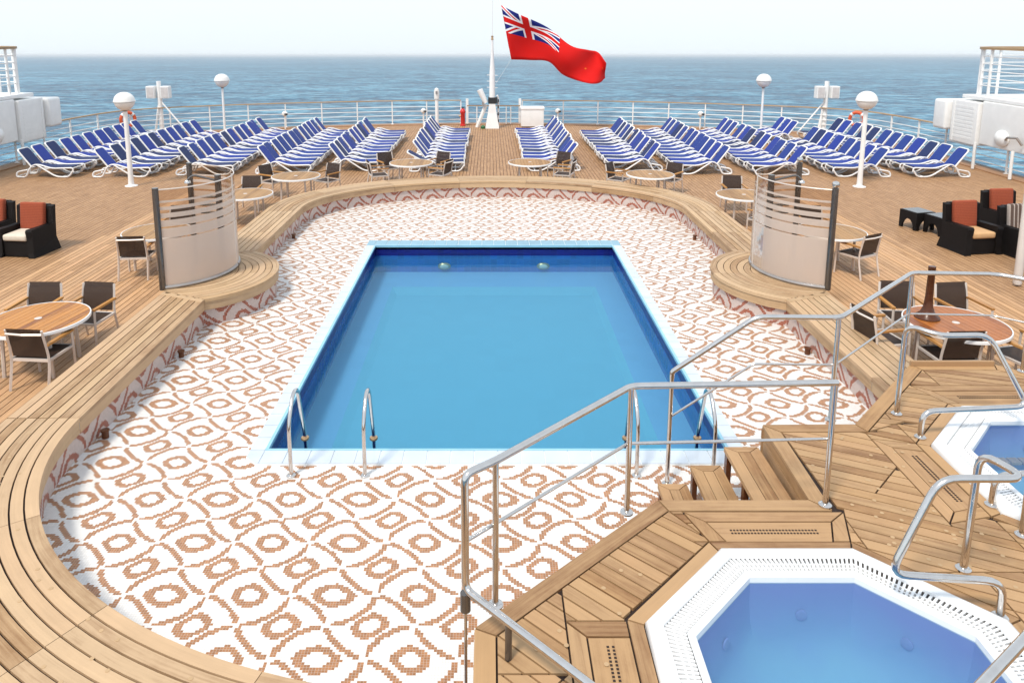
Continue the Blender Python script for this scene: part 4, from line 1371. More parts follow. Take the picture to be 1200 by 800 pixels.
# ------------------------------------------------------------------ shower screens
def shower_screen(sgn, label, caps):
    cx, cy, r = -6.0, 13.3, 1.22
    O = (sgn * -cx, cy, 0)
    t = thing("shower_screen", label, "shower screen", O)
    z0, z1 = Z_RING + .006, Z_RING + 1.72
    def pt(a, rr=r): return (-sgn * rr * math.cos(a), rr * math.sin(a))
    for (a0, a1) in ((R(-70), R(3)), (R(6), R(88))):
        mb = MB(); N = 22
        for q in range(N):
            b0, b1 = a0 + (a1 - a0) * q / N, a0 + (a1 - a0) * (q + 1) / N
            for rr, rev in ((r + .005, False), (r - .005, True)):
                p, s_ = pt(b0, rr), pt(b1, rr)
                qd = [(*p, z0 + .07), (*s_, z0 + .07), (*s_, z1), (*p, z1)]
                uv = [(b0, 0), (b1, 0), (b1, z1 - z0 - .07), (b0, z1 - z0 - .07)]
                if rev: qd.reverse(); uv.reverse()
                mb.quad(*qd, uv)
        mb.build("glass_panel", 'screen', t, smooth=True)
        kb = MB(); kb.tube([(*pt(a0 + (a1 - a0) * q / 16), z0 + .035) for q in range(17)], 0.035, 8); kb.build("kick_rail", 'grey', t, smooth=True)
        tb = MB(); tb.tube([(*pt(a0 + (a1 - a0) * q / 16), z1 + .006) for q in range(17)], 0.011, 6); tb.build("top_rail", 'alu', t, smooth=True)
    for (a, rad, m_) in ((R(-72), 0.052, 'darksteel'), (R(4.5), 0.014, 'alu'), (R(90), 0.055, 'darksteel')):
        p = pt(a)
        zb_ = 0.0 if a > 1 else Z_RING + .004
        mb = MB(); mb.lathe([(rad, 0), (rad, z1 + .04 - zb_)], (p[0], p[1], zb_), 14); o = mb.build("post", m_, t, smooth=True)
        if rad > 0.03 and caps:
            cb = MB(); cb.lathe([(0.03, 0), (0.055, .03), (0.062, .06), (0.05, .10), (0.001, .12)], (p[0], p[1], z1 + .04), 14); cb.build("ball_cap", 'steel', t, smooth=True)
    # shower column with arm and head inside
    q = pt(R(30), 0.95)
    mb = MB(); mb.lathe([(0.06, 0), (0.06, 1.66)], (q[0], q[1], Z_RING + .004), 12); mb.build("shower_column", 'darksteel', t, smooth=True)
    h = pt(R(60), 0.55)
    top = Z_RING + 1.55
    e = (q[0] + (0.55 * (-1 if sgn < 0 else 1)), q[1] - 0.05)
    mb = MB(); mb.tube(fillet([(q[0], q[1], top), (q[0] + (e[0] - q[0]) * .8, e[1], top + .12), (e[0], e[1], top + .02)], .08), 0.022, 8); mb.build("shower_arm", 'darksteel', t, smooth=True)
    mb = MB(); mb.lathe([(0.06, -0.03), (0.055, 0.0), (0.02, 0.03)], (e[0], e[1], top), 14); mb.build("shower_head", 'steel', t, smooth=True)
    for z in (1.05, 1.2, 1.35):
        mb = MB(); mb.box((q[0] + (e[0] - q[0]) * .35, q[1] - .03, Z_RING + z - .1), (0.28, 0.1, 0.02)); mb.build("shelf", 'darksteel', t)
shower_screen(-1, "curved frosted glass shower screen with dark posts on the left half-round platform", False)
shower_screen(1, "curved frosted glass shower screen with ball topped posts on the right half-round platform", True)

# ------------------------------------------------------------------ sun loungers
def make_lounger(flat=False):
    t = thing("sun_lounger", None, "sun lounger", (0, 0, 0), 0, "blue and white sun loungers in rows on the aft deck")
    hy = 0.305
    seat = MB().box((0, 0, 0), (0, 0, 0)); seat = MB()
    rp = fillet([(0.03, 0, 0.20), (0.04, 0, 0.335), (0.75, 0, 0.315), (1.12, 0, 0.44), (1.32, 0, 0.44), (1.46, 0, 0.30)], 0.16, 4)
    for s in (-1, 1):
        mb = MB(); mb.tube([(p.x, s * hy, p.z) for p in rp], 0.025, 6, sx=1.0); mb.build("side_rail", 'plastic', t, smooth=True)
    lp_ = fillet([(1.22, 0, 0.44), (0.60, 0, 0.032), (0.16, 0, 0.032), (0.03, 0, 0.30)], 0.17, 4)
    lp_[-1] = Vector((0.03, 0, 0.25))
    for s in (-1, 1):
        mb = MB(); mb.tube([(p.x, s * hy, p.z) for p in lp_], 0.027, 6); mb.build("front_leg", 'plastic', t, smooth=True)
    rl = fillet([(1.44, 0, 0.33), (1.60, 0, 0.03), (1.92, 0, 0.03), (1.88, 0, 0.20), (1.52, 0, 0.27)], 0.09, 4)
    for s in (-1, 1):
        mb = MB(); mb.tube([(p.x, s * hy, p.z) for p in rl], 0.027, 6); mb.build("rear_leg", 'plastic', t, smooth=True)
    for (x, z) in ((0.04, 0.32), (1.42, 0.31), (1.85, 0.06), (0.35, 0.05)):
        mb = MB(); mb.tube([(x, -hy, z), (x, hy, z)], 0.02, 6)
        mb.build("cross_bar", 'plastic', t, smooth=True)
    # seat sling: gentle sag
    mb = MB(); N = 8
    hs = 0.278
    for q in range(N):
        x0, x1 = 0.06 + 1.34 * q / N, 0.06 + 1.34 * (q + 1) / N
        z0, z1 = [0.368 - 0.02 * math.sin(PI * (x / 1.4)) + 0.045 * max(0, (x - 0.9) / 0.5) * (1 if x < 1.25 else .6) for x in (x0, x1)]
        mb.quad((x0, -hs, z0), (x1, -hs, z1), (x1, hs, z1), (x0, hs, z0)); mb.quad((x0, hs, z0 - .012), (x1, hs, z1 - .012), (x1, -hs, z1 - .012), (x0, -hs, z0 - .012))
    mb.build("seat_sling", 'sling', t)
    b0 = Vector((1.40, 0, 0.36)); b1 = Vector((1.82, 0, 0.93)) if not flat else Vector((1.98, 0, 0.68))
    dv = (b1 - b0)
    path = fillet([(b0.x, -hy + .02, b0.z), (b1.x, -hy + .02, b1.z), (b1.x, hy - .02, b1.z), (b0.x, hy - .02, b0.z)], 0.10, 4)
    mb = MB(); mb.tube(path, 0.026, 6); bf = mb.build("backrest", 'plastic', t, smooth=True)
    mb = MB(); hs = 0.275; nrm = Vector((-dv.z, 0, dv.x)).normalized() * 0.03
    def bp(f, y): p = b0 + dv * f; return (p.x + nrm.x, y, p.z + nrm.z)
    prof = [(0.02, hs), (0.80, hs), (0.90, hs * .93), (0.96, hs * .75)]
    for (f0, h0), (f1, h1) in zip(prof, prof[1:]):
        mb.quad(bp(f0, h0), bp(f0, -h0), bp(f1, -h1), bp(f1, h1))
        q = [Vector(bp(f0, h0)) - nrm * 1.3, Vector(bp(f1, h1)) - nrm * 1.3, Vector(bp(f1, -h1)) - nrm * 1.3, Vector(bp(f0, -h0)) - nrm * 1.3]
        mb.quad(*q)
    mb.build("back_sling", 'sling', bf)
    return t
lo_proto = make_lounger(); lo_flat = make_lounger(True)
sling_mesh = {}
def recolour(root, key):
    for ch in root.children_recursive:
        if ch.name.split('.')[0] in ("seat_sling", "back_sling"):
            k = (ch.data.name, key)
            if k not in sling_mesh:
                me = ch.data.copy(); me.materials[0] = M[key]; sling_mesh[k] = me
            ch.data = sling_mesh[k]
used = {'std': False, 'flat': False}
def place_lounger(x, y, rz, label, flat=False, col=None):
    key = 'flat' if flat else 'std'
    src = lo_flat if flat else lo_proto
    o = src if not used[key] else copy_tree(src)
    used[key] = True
    o.location = (x, y, 0.0); o.rotation_euler = (0, 0, rz)
    o['label'] = label
    return o
ROWN = ["{} rail row", "second row off {} rail", "third row off {} rail", "fourth row off {} rail", "fifth row off {} rail", "row {} of the aisle"]
FEET = [-13.75, -11.2, -8.62, -6.05, -3.80, -0.98]
Y0 = [24.55, 24.6, 24.95, 25.05, 25.6, 25.6]
CNT_L = [11, 11, 12, 12, 11, 12]
CNT_R = [12, 11, 12, 12, 11, 12]
PITCH = [0.76, 0.76, 0.75, 0.75, 0.755, 0.75]
rl_ = random.Random(11)
pending = []
for side, cnt in ((-1, CNT_L), (1, CNT_R)):
    nm = "left" if side < 0 else "right"
    for r_ in range(6):
        xf = FEET[r_] if side < 0 else -FEET[r_] + (0.10 if r_ > 2 else 0.0)
        for k in range(cnt[r_]):
            y = Y0[r_] + PITCH[r_] * k + rl_.uniform(-.03, .03)
            if side > 0 and r_ == 1 and k >= 8: y += 1.3
            x_ = xf + rl_.uniform(-.05, .05)
            if r_ == 0: x_ += 0.10 * k / 10 * side * (-1)
            lab = "{} sun lounger with white frame, {}from the pool in the {}".format
            c = rl_.choice(['sling'] * 6 + ['sling_dark'] * 2 + ['sling_bright'] * 3)
            colname = {'sling': 'blue', 'sling_dark': 'dark navy', 'sling_bright': 'bright blue'}[c]
            o_ = "nearest " if k == 0 else ORD[k] + " "
            where = ROWN[r_].format(nm)
            label = "{} sun lounger, {} in {}".format(colname, "nearest the pool" if k == 0 else ORD[k] + " from the pool", where)
            flat = (side < 0 and r_ == 5 and k == 0)
            if flat: label = "low reclined " + label.replace("sun lounger", "lounger")
            o = place_lounger(x_, y, PI if side < 0 else 0.0, label, flat)
            o.rotation_euler.z += rl_.uniform(-.045, .045)
            pending.append((o, c))
for o, c in pending:
    if c != 'sling': recolour(o, c)

# ------------------------------------------------------------------ dining chairs
def make_chair():
    t = thing("dining_chair", None, "chair", (0, 0, 0), 0, "aluminium dining chairs with dark mesh seats")
    hx = 0.275
    for s in (-1, 1):
        mb = MB(); mb.tube([(s * hx, 0.27, 0), (s * hx, 0.25, 0.635)], 0.021, 4); mb.build("front_leg", 'alu', t)
        mb = MB(); mb.tube(fillet([(s * hx, -0.33, 0), (s * (hx - .005), -0.235, 0.45), (s * (hx - .02), -0.32, 0.875)], 0.15, 3), 0.021, 4); mb.build("back_post", 'alu', t)
        mb = MB(); mb.box((s * hx, -0.005, 0.655), (0.052, 0.54, 0.03)); mb.build("armrest", 'teak_arm', t)
    mb = MB()
    for s in (-1, 1): mb.box((s * (hx - .005), 0.01, 0.425), (0.03, 0.5, 0.032))
    mb.box((0, 0.255, 0.425), (0.52, 0.03, 0.032)); mb.box((0, -0.235, 0.42), (0.52, 0.03, 0.036))
    mb.build("seat_frame", 'alu', t)
    mb = MB(); mb.box((0, 0.01, 0.432), (0.50, 0.46, 0.012)); mb.build("seat", 'mesh', t)
    mb = MB(); mb.tube([(-hx + .02, -0.325, 0.82), (0, -0.36, 0.825), (hx - .02, -0.325, 0.82)], 0.017, 4); mb.build("top_rail", 'alu', t)
    mb = MB(); hb = 0.245; N = 4; pts = [(-0.232, 0.47), (-0.252, 0.60), (-0.282, 0.74), (-0.325, 0.895)]
    for (y0, z0), (y1, z1) in zip(pts, pts[1:]):
        mb.quad((-hb, y0, z0), (hb, y0, z0), (hb, y1, z1), (-hb, y1, z1)); mb.quad((hb, y0 - .008, z0), (-hb, y0 - .008, z0), (-hb, y1 - .008, z1), (hb, y1 - .008, z1))
    mb.build("backrest", 'mesh', t)
    return t
ch_proto = make_chair(); ch_used = [False]
def chair(x, y, face_deg, label, z=0.0):
    """face_deg: heading the sitter looks to, 0 = +y, 90 = -x"""
    o = ch_proto if not ch_used[0] else copy_tree(ch_proto)
    ch_used[0] = True
    o.location = (x, y, z); o.rotation_euler = (0, 0, R(face_deg)); o['label'] = label
    return o

def make_table(mat, ang):
    t = thing("round_table", None, "table", (0, 0, 0), 0, "round slatted teak tables with white rims")
    rad, zt = 0.66, 0.74
    d = (math.cos(ang), math.sin(ang)); n = (-d[1], d[0])
    w_ = 0.094; k = int(rad / w_) + 1
    circ = [(rad * math.cos(2 * PI * i / 40), rad * math.sin(2 * PI * i / 40)) for i in range(40)]
    for i in range(-k, k):
        q = clip_half(circ, n[0] * i * w_, n[1] * i * w_, n[0], n[1])
        q = clip_half(q, n[0] * (i + 1) * w_, n[1] * (i + 1) * w_, -n[0], -n[1]) if len(q) > 2 else []
        q = inset(q, 0.003) if len(q) > 2 else []
        if len(q) < 3: continue
        # local frame along the slat so the grain follows it
        mb = MB(); loc = [(p[0] * d[0] + p[1] * d[1], p[0] * n[0] + p[1] * n[1]) for p in q]
        mb.prism(ccw(loc), zt - .022, zt)
        o = mb.build("slat", mat, t); o.rotation_euler = (0, 0, ang)
    mb = MB(); mb.lathe([(rad + .0, zt - .045), (rad + .018, zt - .04), (rad + .021, zt - .01), (rad + .016, zt + .005), (rad + .002, zt + .006), (rad, zt - .045)], seg=40); mb.build("rim", 'plastic', t, smooth=True)
    mb = MB(); mb.lathe([(0.001, zt - .03), (rad, zt - .03)], seg=40); mb.build("under_plate", 'alu', t)
    mb = MB(); mb.lathe([(0.05, zt), (0.05, zt + .006), (0.03, zt + .009), (0.001, zt + .009)], seg=16); mb.build("hole_cap", 'alu', t, smooth=True)
    for a in (45, 135, 225, 315):
        x, y = 0.46 * math.cos(R(a)), 0.46 * math.sin(R(a))
        mb = MB(); mb.tube([(x * 1.06, y * 1.06, 0), (x, y, zt - .045)], 0.026, 6); mb.build("leg", 'alu', t)
    return t
tb_protos = {}
def table(x, y, label, mat='teak_table', ang=90, rz=0):
    key = (mat, ang)
    if key not in tb_protos:
        tb_protos[key] = o = make_table(mat, R(ang))
    else: o = copy_tree(tb_protos[key])
    o.location = (x, y, 0); o.rotation_euler = (0, 0, R(rz)); o['label'] = label
    return o
M['teak_pale'] = teak("weathered_table_teak", (0.36, 0.205, 0.085), (0.23, 0.12, 0.045), use_uv=False, rough=0.5)
table(-6.57, 10.22, "round varnished teak table with white rim at the left edge, near the bench", 'teak_table', 80)
chair(-7.12, 11.03, 180, "mesh chair behind the near left table, the left one of two, back hidden")
chair(-6.30, 11.03, 174, "mesh chair with teak arms behind the near left table, right one of two")
chair(-6.28, 9.78, -5, "pale framed mesh chair in front of the near left table, seen from behind")
chair(-7.52, 9.72, -75, "mesh chair at the left picture edge beside the near left table")
table(6.5, 10.06, "round reddish varnished teak table on the right, behind the steel rails", 'teak_table_red', 100)
chair(6.34, 11.08, 176, "mesh chair with teak arm at the left rear of the reddish right table")
chair(7.22, 11.02, 186, "mesh chair at the right rear of the reddish right table")
chair(6.22, 9.72, 2, "mesh chair seen from behind, nearest at the reddish right table")
chair(7.2, 9.68, 16, "mesh chair turned slightly at the right front of the reddish table")
chair(5.55, 10.25, -80, "mesh chair on the left of the reddish right table, beside the bag")
table(-6.93, 14.95, "small looking round teak table half hidden behind the left shower screen", 'teak_pale', 90)
chair(-7.06, 14.32, 6, "mesh chair standing just left of the left shower screen")
chair(-7.05, 16.25, 182, "mesh chair seen through the left shower screen's glass stripes")
table(6.93, 14.95, "round teak table hidden behind the right shower screen", 'teak_pale', 90)
chair(7.22, 14.42, 28, "mesh chair standing just right of the right shower screen")
chair(7.15, 16.25, 178, "mesh chair seen through the right shower screen's glass stripes")
table(-6.25, 18.49, "round teak table just behind the left shower screen's right side", 'teak_pale', 90)
chair(-6.55, 19.75, 184, "mesh chair behind the table that peeks out right of the left screen")
table(6.28, 18.39, "round teak table just left of the right shower screen", 'teak_pale', 90)
chair(6.50, 19.80, 176, "mesh chair behind the table just left of the right screen")
chair(6.35, 17.15, 40, "mesh chair in front of the table just left of the right screen")
table(-5.57, 20.83, "round weathered teak table at the far left curve of the bench", 'teak_pale', 90)
chair(-6.45, 21.6, -120, "mesh chair left of the table at the bench's far left curve")
chair(-4.90, 21.75, 150, "mesh chair right of the table at the bench's far left curve")
table(-2.53, 22.97, "round weathered teak table left of the bare centre aisle behind the bench", 'teak_pale', 90)
chair(-3.35, 23.75, -150, "mesh chair at the left rear of the table left of the aisle")
chair(-3.50, 22.60, -70, "mesh chair side on at the left front of the table left of aisle")
chair(-1.75, 23.85, 150, "mesh chair at the right rear of the table left of the aisle")
chair(-1.62, 22.75, 65, "mesh chair side on at the right front of the table left of aisle")
table(1.16, 23.04, "round weathered teak table right of the bare centre aisle behind the bench", 'teak_pale', 90)
chair(2.15, 23.85, 145, "mesh chair at the right rear of the table right of the aisle")
chair(2.20, 22.75, 70, "mesh chair side on at the right front of the table right of aisle")
table(4.5, 21.09, "round weathered teak table at the far right curve of the bench", 'teak_pale', 90)
chair(3.75, 21.95, -125, "mesh chair left of the table at the bench's far right curve")
chair(5.25, 21.85, 140, "mesh chair right of the table at the bench's far right curve")

# wooden parasol stump on the reddish table, bag under it
mb = MB(); mb.lathe([(0.17, 0.0), (0.165, 0.02), (0.10, 0.07), (0.065, 0.16), (0.052, 0.3), (0.046, 0.70), (0.05, 0.705), (0.05, 0.76), (0.001, 0.765)], seg=20)
o = mb.build("parasol_stump", 'darkwood', None, smooth=True, loc=(6.2, 10.25, 0.747)); tag(o, "dark brown turned wooden parasol stump standing on the reddish right table", "parasol stand")
bagt = thing("hand_bag", "pale pinkish bag with dark handles lying on the deck by the right table", "bag", (5.72, 10.55, 0))
mb = MB()
prof = [(0.0, 0.20, 0.11), (0.05, 0.23, 0.13), (0.15, 0.22, 0.11), (0.24, 0.19, 0.06), (0.28, 0.17, 0.025)]
nring = 12
for z, a, b in prof:
    for i in range(nring):
        an = 2 * PI * i / nring
        cx_, sx_ = math.cos(an), math.sin(an)
        mb.v.append((a * math.copysign(abs(cx_) ** .6, cx_), b * math.copysign(abs(sx_) ** .6, sx_), z))
for q in range(len(prof) - 1):
    for i in range(nring):
        mb.face((q * nring + i, q * nring + (i + 1) % nring, (q + 1) * nring + (i + 1) % nring, (q + 1) * nring + i))
mb.face([(len(prof) - 1) * nring + i for i in range(nring)])
mb.build("bag_body", 'bag', bagt, smooth=True)
for s in (-1, 1):
    mb = MB(); mb.tube(fillet([(-0.1, s * .03, .27), (-0.09, s * .06, .42), (0.09, s * .06, .42), (0.1, s * .03, .27)], .08, 4), 0.012, 6); mb.build("handle", 'black', bagt, smooth=True)

# ------------------------------------------------------------------ wicker armchairs and tables
def cushion(w_, d_, h_, r_=0.05):
    mb = MB(); N = 6
    bm = bmesh.new()
    bmesh.ops.create_cube(bm, size=1.0)
    for v in bm.verts: v.co = Vector((v.co.x * w_, v.co.y * d_, v.co.z * h_))
    bmesh.ops.bevel(bm, geom=list(bm.edges), offset=min(r_, h_ * .45, d_ * .45), segments=3, affect='EDGES', profile=0.6)
    bm.verts.ensure_lookup_table()
    for v in bm.verts: mb.v.append(tuple(v.co))
    for f in bm.faces: mb.face([v.index for v in f.verts])
    bm.free()
    return mb
def armchair(x, y, deg, label, back_mat='orange', seat_mat='cream', width=0.85):
    t = thing("wicker_armchair", label, "armchair", (x, y, 0), R(deg), "dark wicker armchairs with cushions")
    w2 = width / 2
    for s in (-1, 1):
        # flared side panel, profile in yz
        prof = [(-0.36, 0.0), (0.40, 0.0), (0.38, 0.10), (0.36, 0.42), (0.39, 0.58), (0.36, 0.62), (-0.30, 0.60), (-0.34, 0.98), (-0.44, 1.0), (-0.40, 0.60), (-0.38, 0.30), (-0.46, 0.0)]
        mb = MB(); k = len(prof)
        for xx in (s * w2, s * (w2 - 0.14)):
            for (yy, zz) in prof: mb.v.append((xx + (0.03 * s if zz < 0.05 else 0), yy, zz))
        mb.face(range(k) if s > 0 else list(reversed(range(k)))); mb.face(list(reversed(range(k, 2 * k))) if s > 0 else range(k, 2 * k))
        for i in range(k):
            j = (i + 1) % k; mb.face((i, k + i, k + j, j) if s > 0 else (i, j, k + j, k + i))
        mb.build("side_panel", 'wicker', t)
    iw = width - 0.28
    mb = MB(); mb.box((0, -0.02, 0.19), (iw, 0.70, 0.34)); mb.build("base", 'wicker', t)
    mb = MB(); n = 0
    for (y0, z0, y1, z1) in ((-0.34, 0.30, -0.42, 1.0),):
        mb.v += [(-iw / 2, y0, z0), (iw / 2, y0, z0), (iw / 2, y1, z1), (-iw / 2, y1, z1), (-iw / 2, y0 - .08, z0), (iw / 2, y0 - .08, z0), (iw / 2, y1 - .08, z1), (-iw / 2, y1 - .08, z1)]
        for f in ((3, 2, 1, 0), (4, 5, 6, 7), (0, 1, 5, 4), (1, 2, 6, 5), (2, 3, 7, 6), (3, 0, 4, 7)): mb.face(f)
    mb.build("back", 'wicker', t)
    ns = max(1, round(iw / 0.62)); cw = iw / ns
    for i in range(ns):
        xo = -iw / 2 + cw * (i + .5)
        o = cushion(cw - .02, 0.62, 0.14).build("seat_cushion", seat_mat, t, smooth=True, loc=(xo, 0.06, 0.43))
        o = cushion(cw - .01, 0.13, 0.60, .05).build("back_cushion", back_mat, t, smooth=True, loc=(xo, -0.27, 0.77)); o.rotation_euler = (R(7), 0, 0)
    return t
armchair(-10.2, 15.85, 174, "dark wicker armchair with terracotta back cushion and cream seat on the left deck")
armchair(-11.3, 16.2, 174, "dark wicker armchair with terracotta cushion cut off by the left edge")
armchair(10.55, 16.05, 188, "dark wicker armchair with terracotta back cushion and tan seat on the right", seat_mat='tan')
armchair(11.8, 15.75, 186, "dark wicker armchair with brown striped cushion at the right edge", back_mat='striped', seat_mat='tan', width=1.35)
armchair(12.2, 17.3, 186, "dark wicker armchair with orange top showing behind the striped one", back_mat='orange', seat_mat='tan')
def side_table(x, y, deg, label):
    t = thing("wicker_side_table", label, "side table", (x, y, 0), R(deg), "low wicker side tables")
    hw, h = 0.27, 0.44
    for k in range(4):
        prof = [(-hw, 0), (-hw + .09, 0)] + [(-(hw - .09) * math.cos(PI * i / 8), 0.26 * math.sin(PI * i / 8)) for i in range(1, 8)] + [(hw - .09, 0), (hw, 0), (hw, h), (-hw, h)]
        mb = MB(); n_ = len(prof)
        for yy in (hw, hw - .045):
            for (xx, zz) in prof:
                xs_ = xx if abs(xx) < hw - 1e-6 else xx * (1 if yy == hw else (hw - .045) / hw)
                mb.v.append((xs_, yy, zz))
        mb.face(list(reversed(range(n_)))); mb.face(range(n_, 2 * n_))
        for i in range(n_):
            j = (i + 1) % n_; mb.face((i, j, n_ + j, n_ + i))
        o = mb.build("arched_panel", 'wicker', t); o.rotation_euler = (0, 0, k * PI / 2)
    mb = MB(); mb.box((0, 0, h - .015), (2 * hw - .10, 2 * hw - .10, 0.03)); mb.build("table_top", 'wicker', t)
    mb = MB(); mb.box((0, 0, h + .006), (2 * hw - .06, 2 * hw - .06, 0.010)); mb.build("glass_top", 'tableglass', t)
side_table(10.42, 17.95, 14, "low dark wicker side table with arched sides, left of two on right deck")
side_table(10.72, 17.42, 14, "low dark wicker side table touching the right armchair's back corner")
side_table(-10.75, 14.55, 12, "low dark wicker table before the left armchair, cut off by the picture edge")

# ------------------------------------------------------------------ stern railing
rail = thing("stern_railing", "white railing with five bars and teak cap round the stern deck", "railing", (0, 38.4, 0))
RO = Vector((0, 38.4, 0))
rp = resample(rail_path, 0.35)
GATE = (-1.25, 1.45)
def split_gate(P):
    segs, cur = [], []
    for p in P:
        if p.y > 36 and GATE[0] < p.x < GATE[1]:
            if cur: segs.append(cur); cur = []
        else: cur.append(p)
    if cur: segs.append(cur)
    return segs
segs = split_gate(rp)
RH = 1.20
for sg in segs:
    for i, h in enumerate((0.24, 0.46, 0.68, 0.90)):
        mb = MB(); mb.tube([(p.x - RO.x, p.y - RO.y, h) for p in sg], 0.017, 5); mb.build("rail_bar", 'white', rail, smooth=True)
    # teak cap
    mb = MB(); a = offset_path(sg, 0.055); b = offset_path(sg, -0.055)
    for k in range(len(sg)):
        for (p, z) in ((a[k], RH + .045), (b[k], RH + .045), (b[k], RH), (a[k], RH)): mb.v.append((p.x - RO.x, p.y - RO.y, z))
    for k in range(len(sg) - 1):
        n = 4 * k; u = k * .35
        mb.face((n, n + 4, n + 5, n + 1), [(u, 0), (u + .35, 0), (u + .35, .1), (u, .1)])
        mb.face((n + 1, n + 5, n + 6, n + 2), [(u, 0), (u + .35, 0), (u + .35, .05), (u, .05)])
        mb.face((n + 3, n + 2, n + 6, n + 7), [(u, 0), (u, .1), (u + .35, .1), (u + .35, 0)]); mb.face((n, n + 3, n + 7, n + 4), [(u, 0), (u, .05), (u + .35, .05), (u + .35, 0)])
    mb.face((0, 1, 2, 3), [(0, 0)] * 4); e = 4 * (len(sg) - 1); mb.face((e + 3, e + 2, e + 1, e), [(0, 0)] * 4)
    mb.build("cap_rail", 'teak_rail', rail)
post_me = None
for sg in segs:
    d = 0.0; last = None; nxt = 0.0
    for k, p in enumerate(sg):
        if last is not None: d += (p - last).length
        last = p
        if d >= nxt - 1e-6 or k == len(sg) - 1:
            nxt += 1.75
            if p.y < 10: continue
            if post_me is None:
                mb = MB(); mb.box((0, 0, RH / 2 + .015), (0.055, 0.055, RH - .03)); mb.box((0, 0, 0.045), (0.12, 0.12, 0.02)); post_me = mb.mesh("post", 'white')
            o = bpy.data.objects.new("post", post_me); COL.objects.link(o); o.parent = rail; o.location = (p.x - RO.x, p.y - RO.y, 0)
            tg = sg[min(k + 1, len(sg) - 1)] - sg[max(k - 1, 0)]
            o.rotation_euler = (0, 0, math.atan2(tg.y, tg.x))
for gx in GATE:
    mb = MB(); mb.box((gx, 38.38 - RO.y, 0.66), (0.13, 0.13, 1.30)); mb.build("gate_post", 'white', rail)
mb = MB(); mb.box(((GATE[0] + GATE[1]) / 2, 38.2 - RO.y, 0.96), (GATE[1] - GATE[0], 0.07, 0.05)); mb.build("gate_cap", 'teak_rail', rail)
for h in (0.3, 0.62):
    mb = MB(); mb.tube([(GATE[0], 38.2 - RO.y, h), (GATE[1], 38.2 - RO.y, h)], 0.016, 6); mb.build("gate_bar", 'white', rail)
for gx in (-0.75, 0.75, 0.98):
    mb = MB(); mb.box((gx, 38.2 - RO.y, 0.48), (0.05, 0.05, 0.93)); mb.build("gate_picket", 'white', rail)

# ------------------------------------------------------------------ lamps
def lamp_post(x, y, gz, gr, label, pr=0.055):
    t = thing("lamp_post", label, "lamp post", (x, y, 0), 0, "white globe lamp posts on the aft deck")
    mb = MB(); mb.lathe([(0.19, 0), (0.19, 0.02), (0.11, 0.035), (pr * 1.15, 0.06), (pr, 0.4), (pr * .85, gz - gr * 1.0)], seg=16); mb.build("pole", 'white', t, smooth=True)
    # upper opaque shade and lower clear globe half
    up = [(gr * 1.04, gz - gr * .10), (gr * 1.04, gz)] + [(gr * math.cos(R(a)), gz + gr * .88 * math.sin(R(a))) for a in range(6, 90, 12)] + [(0.001, gz + gr * .88)]
    mb = MB(); mb.lathe(up, seg=24); mb.build("lamp_shade", 'globe', t, smooth=True)
    lo = [(0.05, gz - gr)] + [(gr * .98 * math.cos(R(a)), gz + gr * .98 * math.sin(R(a))) for a in range(-80, -5, 12)]
    mb = MB(); mb.lathe(lo, seg=24); mb.build("lamp_globe", 'white', t, smooth=True)
    mb = MB(); mb.lathe([(0.06, gz - gr * 1.12), (0.075, gz - gr * .98), (0.05, gz - gr * .92)], seg=14); mb.build("lamp_collar", 'grey', t, smooth=True)
    return t
lamp_post(-11.27, 22.94, 2.66, 0.305, "white globe lamp post standing before the left loungers, nearest on the left", .075)
lamp_post(11.38, 22.82, 2.70, 0.305, "white globe lamp post standing before the right loungers, nearest on the right", .075)
lamp_post(-12.25, 34.2, 2.53, 0.33, "white globe lamp post far back among left loungers by the stern railing")
lamp_post(12.35, 34.2, 2.53, 0.33, "white globe lamp post far back among right loungers by the stern railing")
t = thing("white_pole", "plain white pole rising beside the striped armchair at the right edge", "pole", (9.97, 13.7, 0))
mb = MB(); mb.lathe([(0.055, 0.03), (0.075, 0.06), (0.075, 4.2)], seg=16); mb.build("shaft", 'white', t, smooth=True)
mb = MB(); mb.lathe([(0.025, 0.0), (0.025, 0.05)], seg=10); mb.build("foot_pin", 'darksteel', t)

# loudspeaker stands
def speaker_stand(x, y, sgn, label):
    t = thing("loudspeaker_stand", label, "loudspeaker stand", (x, y, 0))
    mb = MB(); mb.lathe([(0.11, 0), (0.10, 2.45)], seg=12); mb.build("mast", 'white', t, smooth=True)
    mb = MB(); mb.tube([(-0.28 * sgn * -1 * 0 - 0.3, -.05, 0), (-0.06, 0, 1.4)], 0.055, 8); mb.build("strut", 'white', t, smooth=True)
    mb = MB(); mb.tube([(sgn * 1.25, -.1, 0.05), (sgn * 0.06, 0, 1.5)], 0.035, 8); mb.build("strut", 'white', t, smooth=True)
    for s in (-1, 1):
        c = cushion(0.38, 0.36, 0.56, .03); o = c.build("loudspeaker", 'white', t, loc=(s * 0.33, -.06, 1.95))
        g = MB(); g.box((0, -0.185, 0), (0.30, 0.012, 0.46)); g.build("speaker_grille", simple("speaker_cloth", (0.58, 0.54, 0.52), .9), o)
    return t
speaker_stand(-15.35, 35.1 - .4, 1, "white braced mast with two box loudspeakers behind the left loungers")
speaker_stand(15.45, 35.1 - .4, -1, "white braced mast with two box loudspeakers behind the right loungers")

